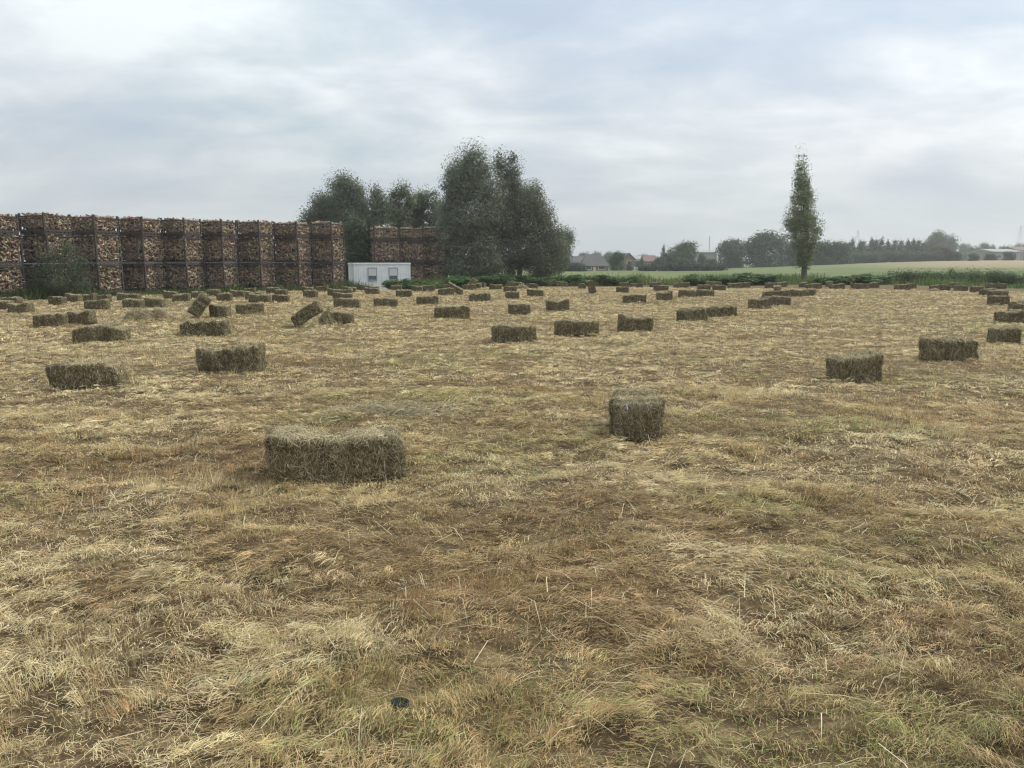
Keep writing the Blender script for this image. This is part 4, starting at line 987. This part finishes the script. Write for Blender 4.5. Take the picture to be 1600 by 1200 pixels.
# ------------------------------------------------------------------ masts, poles, sign
def pylon(label, px, ytop, d, half):
    x = X(px, ytop, d); g = tz1(x, d); h = Z(ytop, d) - g; t = empty('power_pylon', (x, d, g)); tag(t, label, 'pylon', 'lattice power pylons')
    b = MB(); r = d / F * .10
    def wv(z): return half * (1 - .86 * (z / h) ** .8)
    zs = [h * k / 9 for k in range(10)]
    for a, c in zip(zs, zs[1:]):
        for sx in (-1, 1):
            for sy in (-1, 1):
                b.bar((sx * wv(a), sy * wv(a), a), (sx * wv(c), sy * wv(c), c), r, n=4)
            b.bar((sx * wv(a), -wv(a), a), (-sx * wv(c), -wv(c), c), r * .6, n=4); b.bar((sx * wv(a), wv(a), a), (-sx * wv(c), wv(c), c), r * .6, n=4)
    b.build('lattice', M_GALV, t)
    b = MB()
    for z, l in ((h * .80, half * 1.6), (h * .92, half * 1.2)): b.bar((-l, 0, z), (l, 0, z), r * .8, n=4)
    b.build('crossarm', M_GALV, t)
pylon('distant lattice power pylon above the young poplar row', 1341, 360, 520, 2.5)
pylon('tall lattice power pylon beside the picture edge', 1595.5, 352, 520, 2.4)
def mast(name, label, cat, px, ytop, d, r, arm=None):
    x = X(px, ytop, d); g = tz1(x, d); h = Z(ytop, d) - g; t = empty(name, (x, d, g)); tag(t, label, cat)
    MB().bar((0, 0, -.3), (0, 0, h), r, r * .6, 8).build('pole', M_GALV, t)
    if arm == 'lamp': b = MB(); b.bar((0, 0, h - .1), (-.9, -.2, h + .1), r * .5, n=6); b.build('arm', M_GALV, t); MB().box(-1.5, -.85, -.32, -.08, h + .04, h + .18).build('lamp_head', M_GALV, t)
    elif arm == 'cross': b = MB(); b.bar((-1.3, 0, h - .5), (1.3, 0, h - .5), r * .6, n=4); b.build('crossarm', M_GALV, t)
    else: b = MB(); [b.bar((-.8, 0, h * k), (.8, 0, h * k), r * .4, n=4) for k in (.7, .8, .9)]; b.build('antenna', M_GALV, t)
mast('radio_mast', 'thin grey radio mast over the trees right of the houses', 'mast', 1109, 368, 450, .28)
mast('lamp_post', 'pale street lamp post left of the bungalow', 'lamp post', 877.5, 402, 172, .11, 'lamp')
mast('utility_pole', 'utility pole with a crossbar behind the slim cypress', 'utility pole', 1005, 396, 215, .14, 'cross')
mast('utility_pole', 'bare utility pole in front of the barn end', 'utility pole', 1592.5, 391, 285, .2, 'cross')
def sign():
    d = 168; x = X(853, 418, d); g = tz1(x, d); t = empty('road_sign', (x, d, g)); tag(t, 'small blank white roadside sign at the end of the meadow', 'sign')
    z0, z1 = Z(421.5, d) - g, Z(417, d) - g
    MB().box(-.45, .45, -.03, .03, z0, z1).build('panel', M_WHITE, t); b = MB(); b.bar((-.35, .06, -.3), (-.35, .06, z1), .04, n=6); b.bar((.35, .06, -.3), (.35, .06, z1), .04, n=6); b.build('post', M_GALV, t)
sign()

# ------------------------------------------------------------------ haze
HAZE_DENSITY = .0004
if HAZE_DENSITY:
    m, t = new_mat('haze'); v = N(t, 'ShaderNodeVolumePrincipled', inp={'Color': (.90, .92, .94, 1), 'Density': HAZE_DENSITY, 'Anisotropy': .2})
    t.links.new(v.outputs[0], N(t, 'ShaderNodeOutputMaterial').inputs['Volume'])
    hz_ = MB().box(-620, 620, -70, 640, -3, 40).build('haze', m); hz_['kind'] = 'stuff'; hz_['label'] = 'thin pale haze over the fields'
    hz_.visible_shadow = True
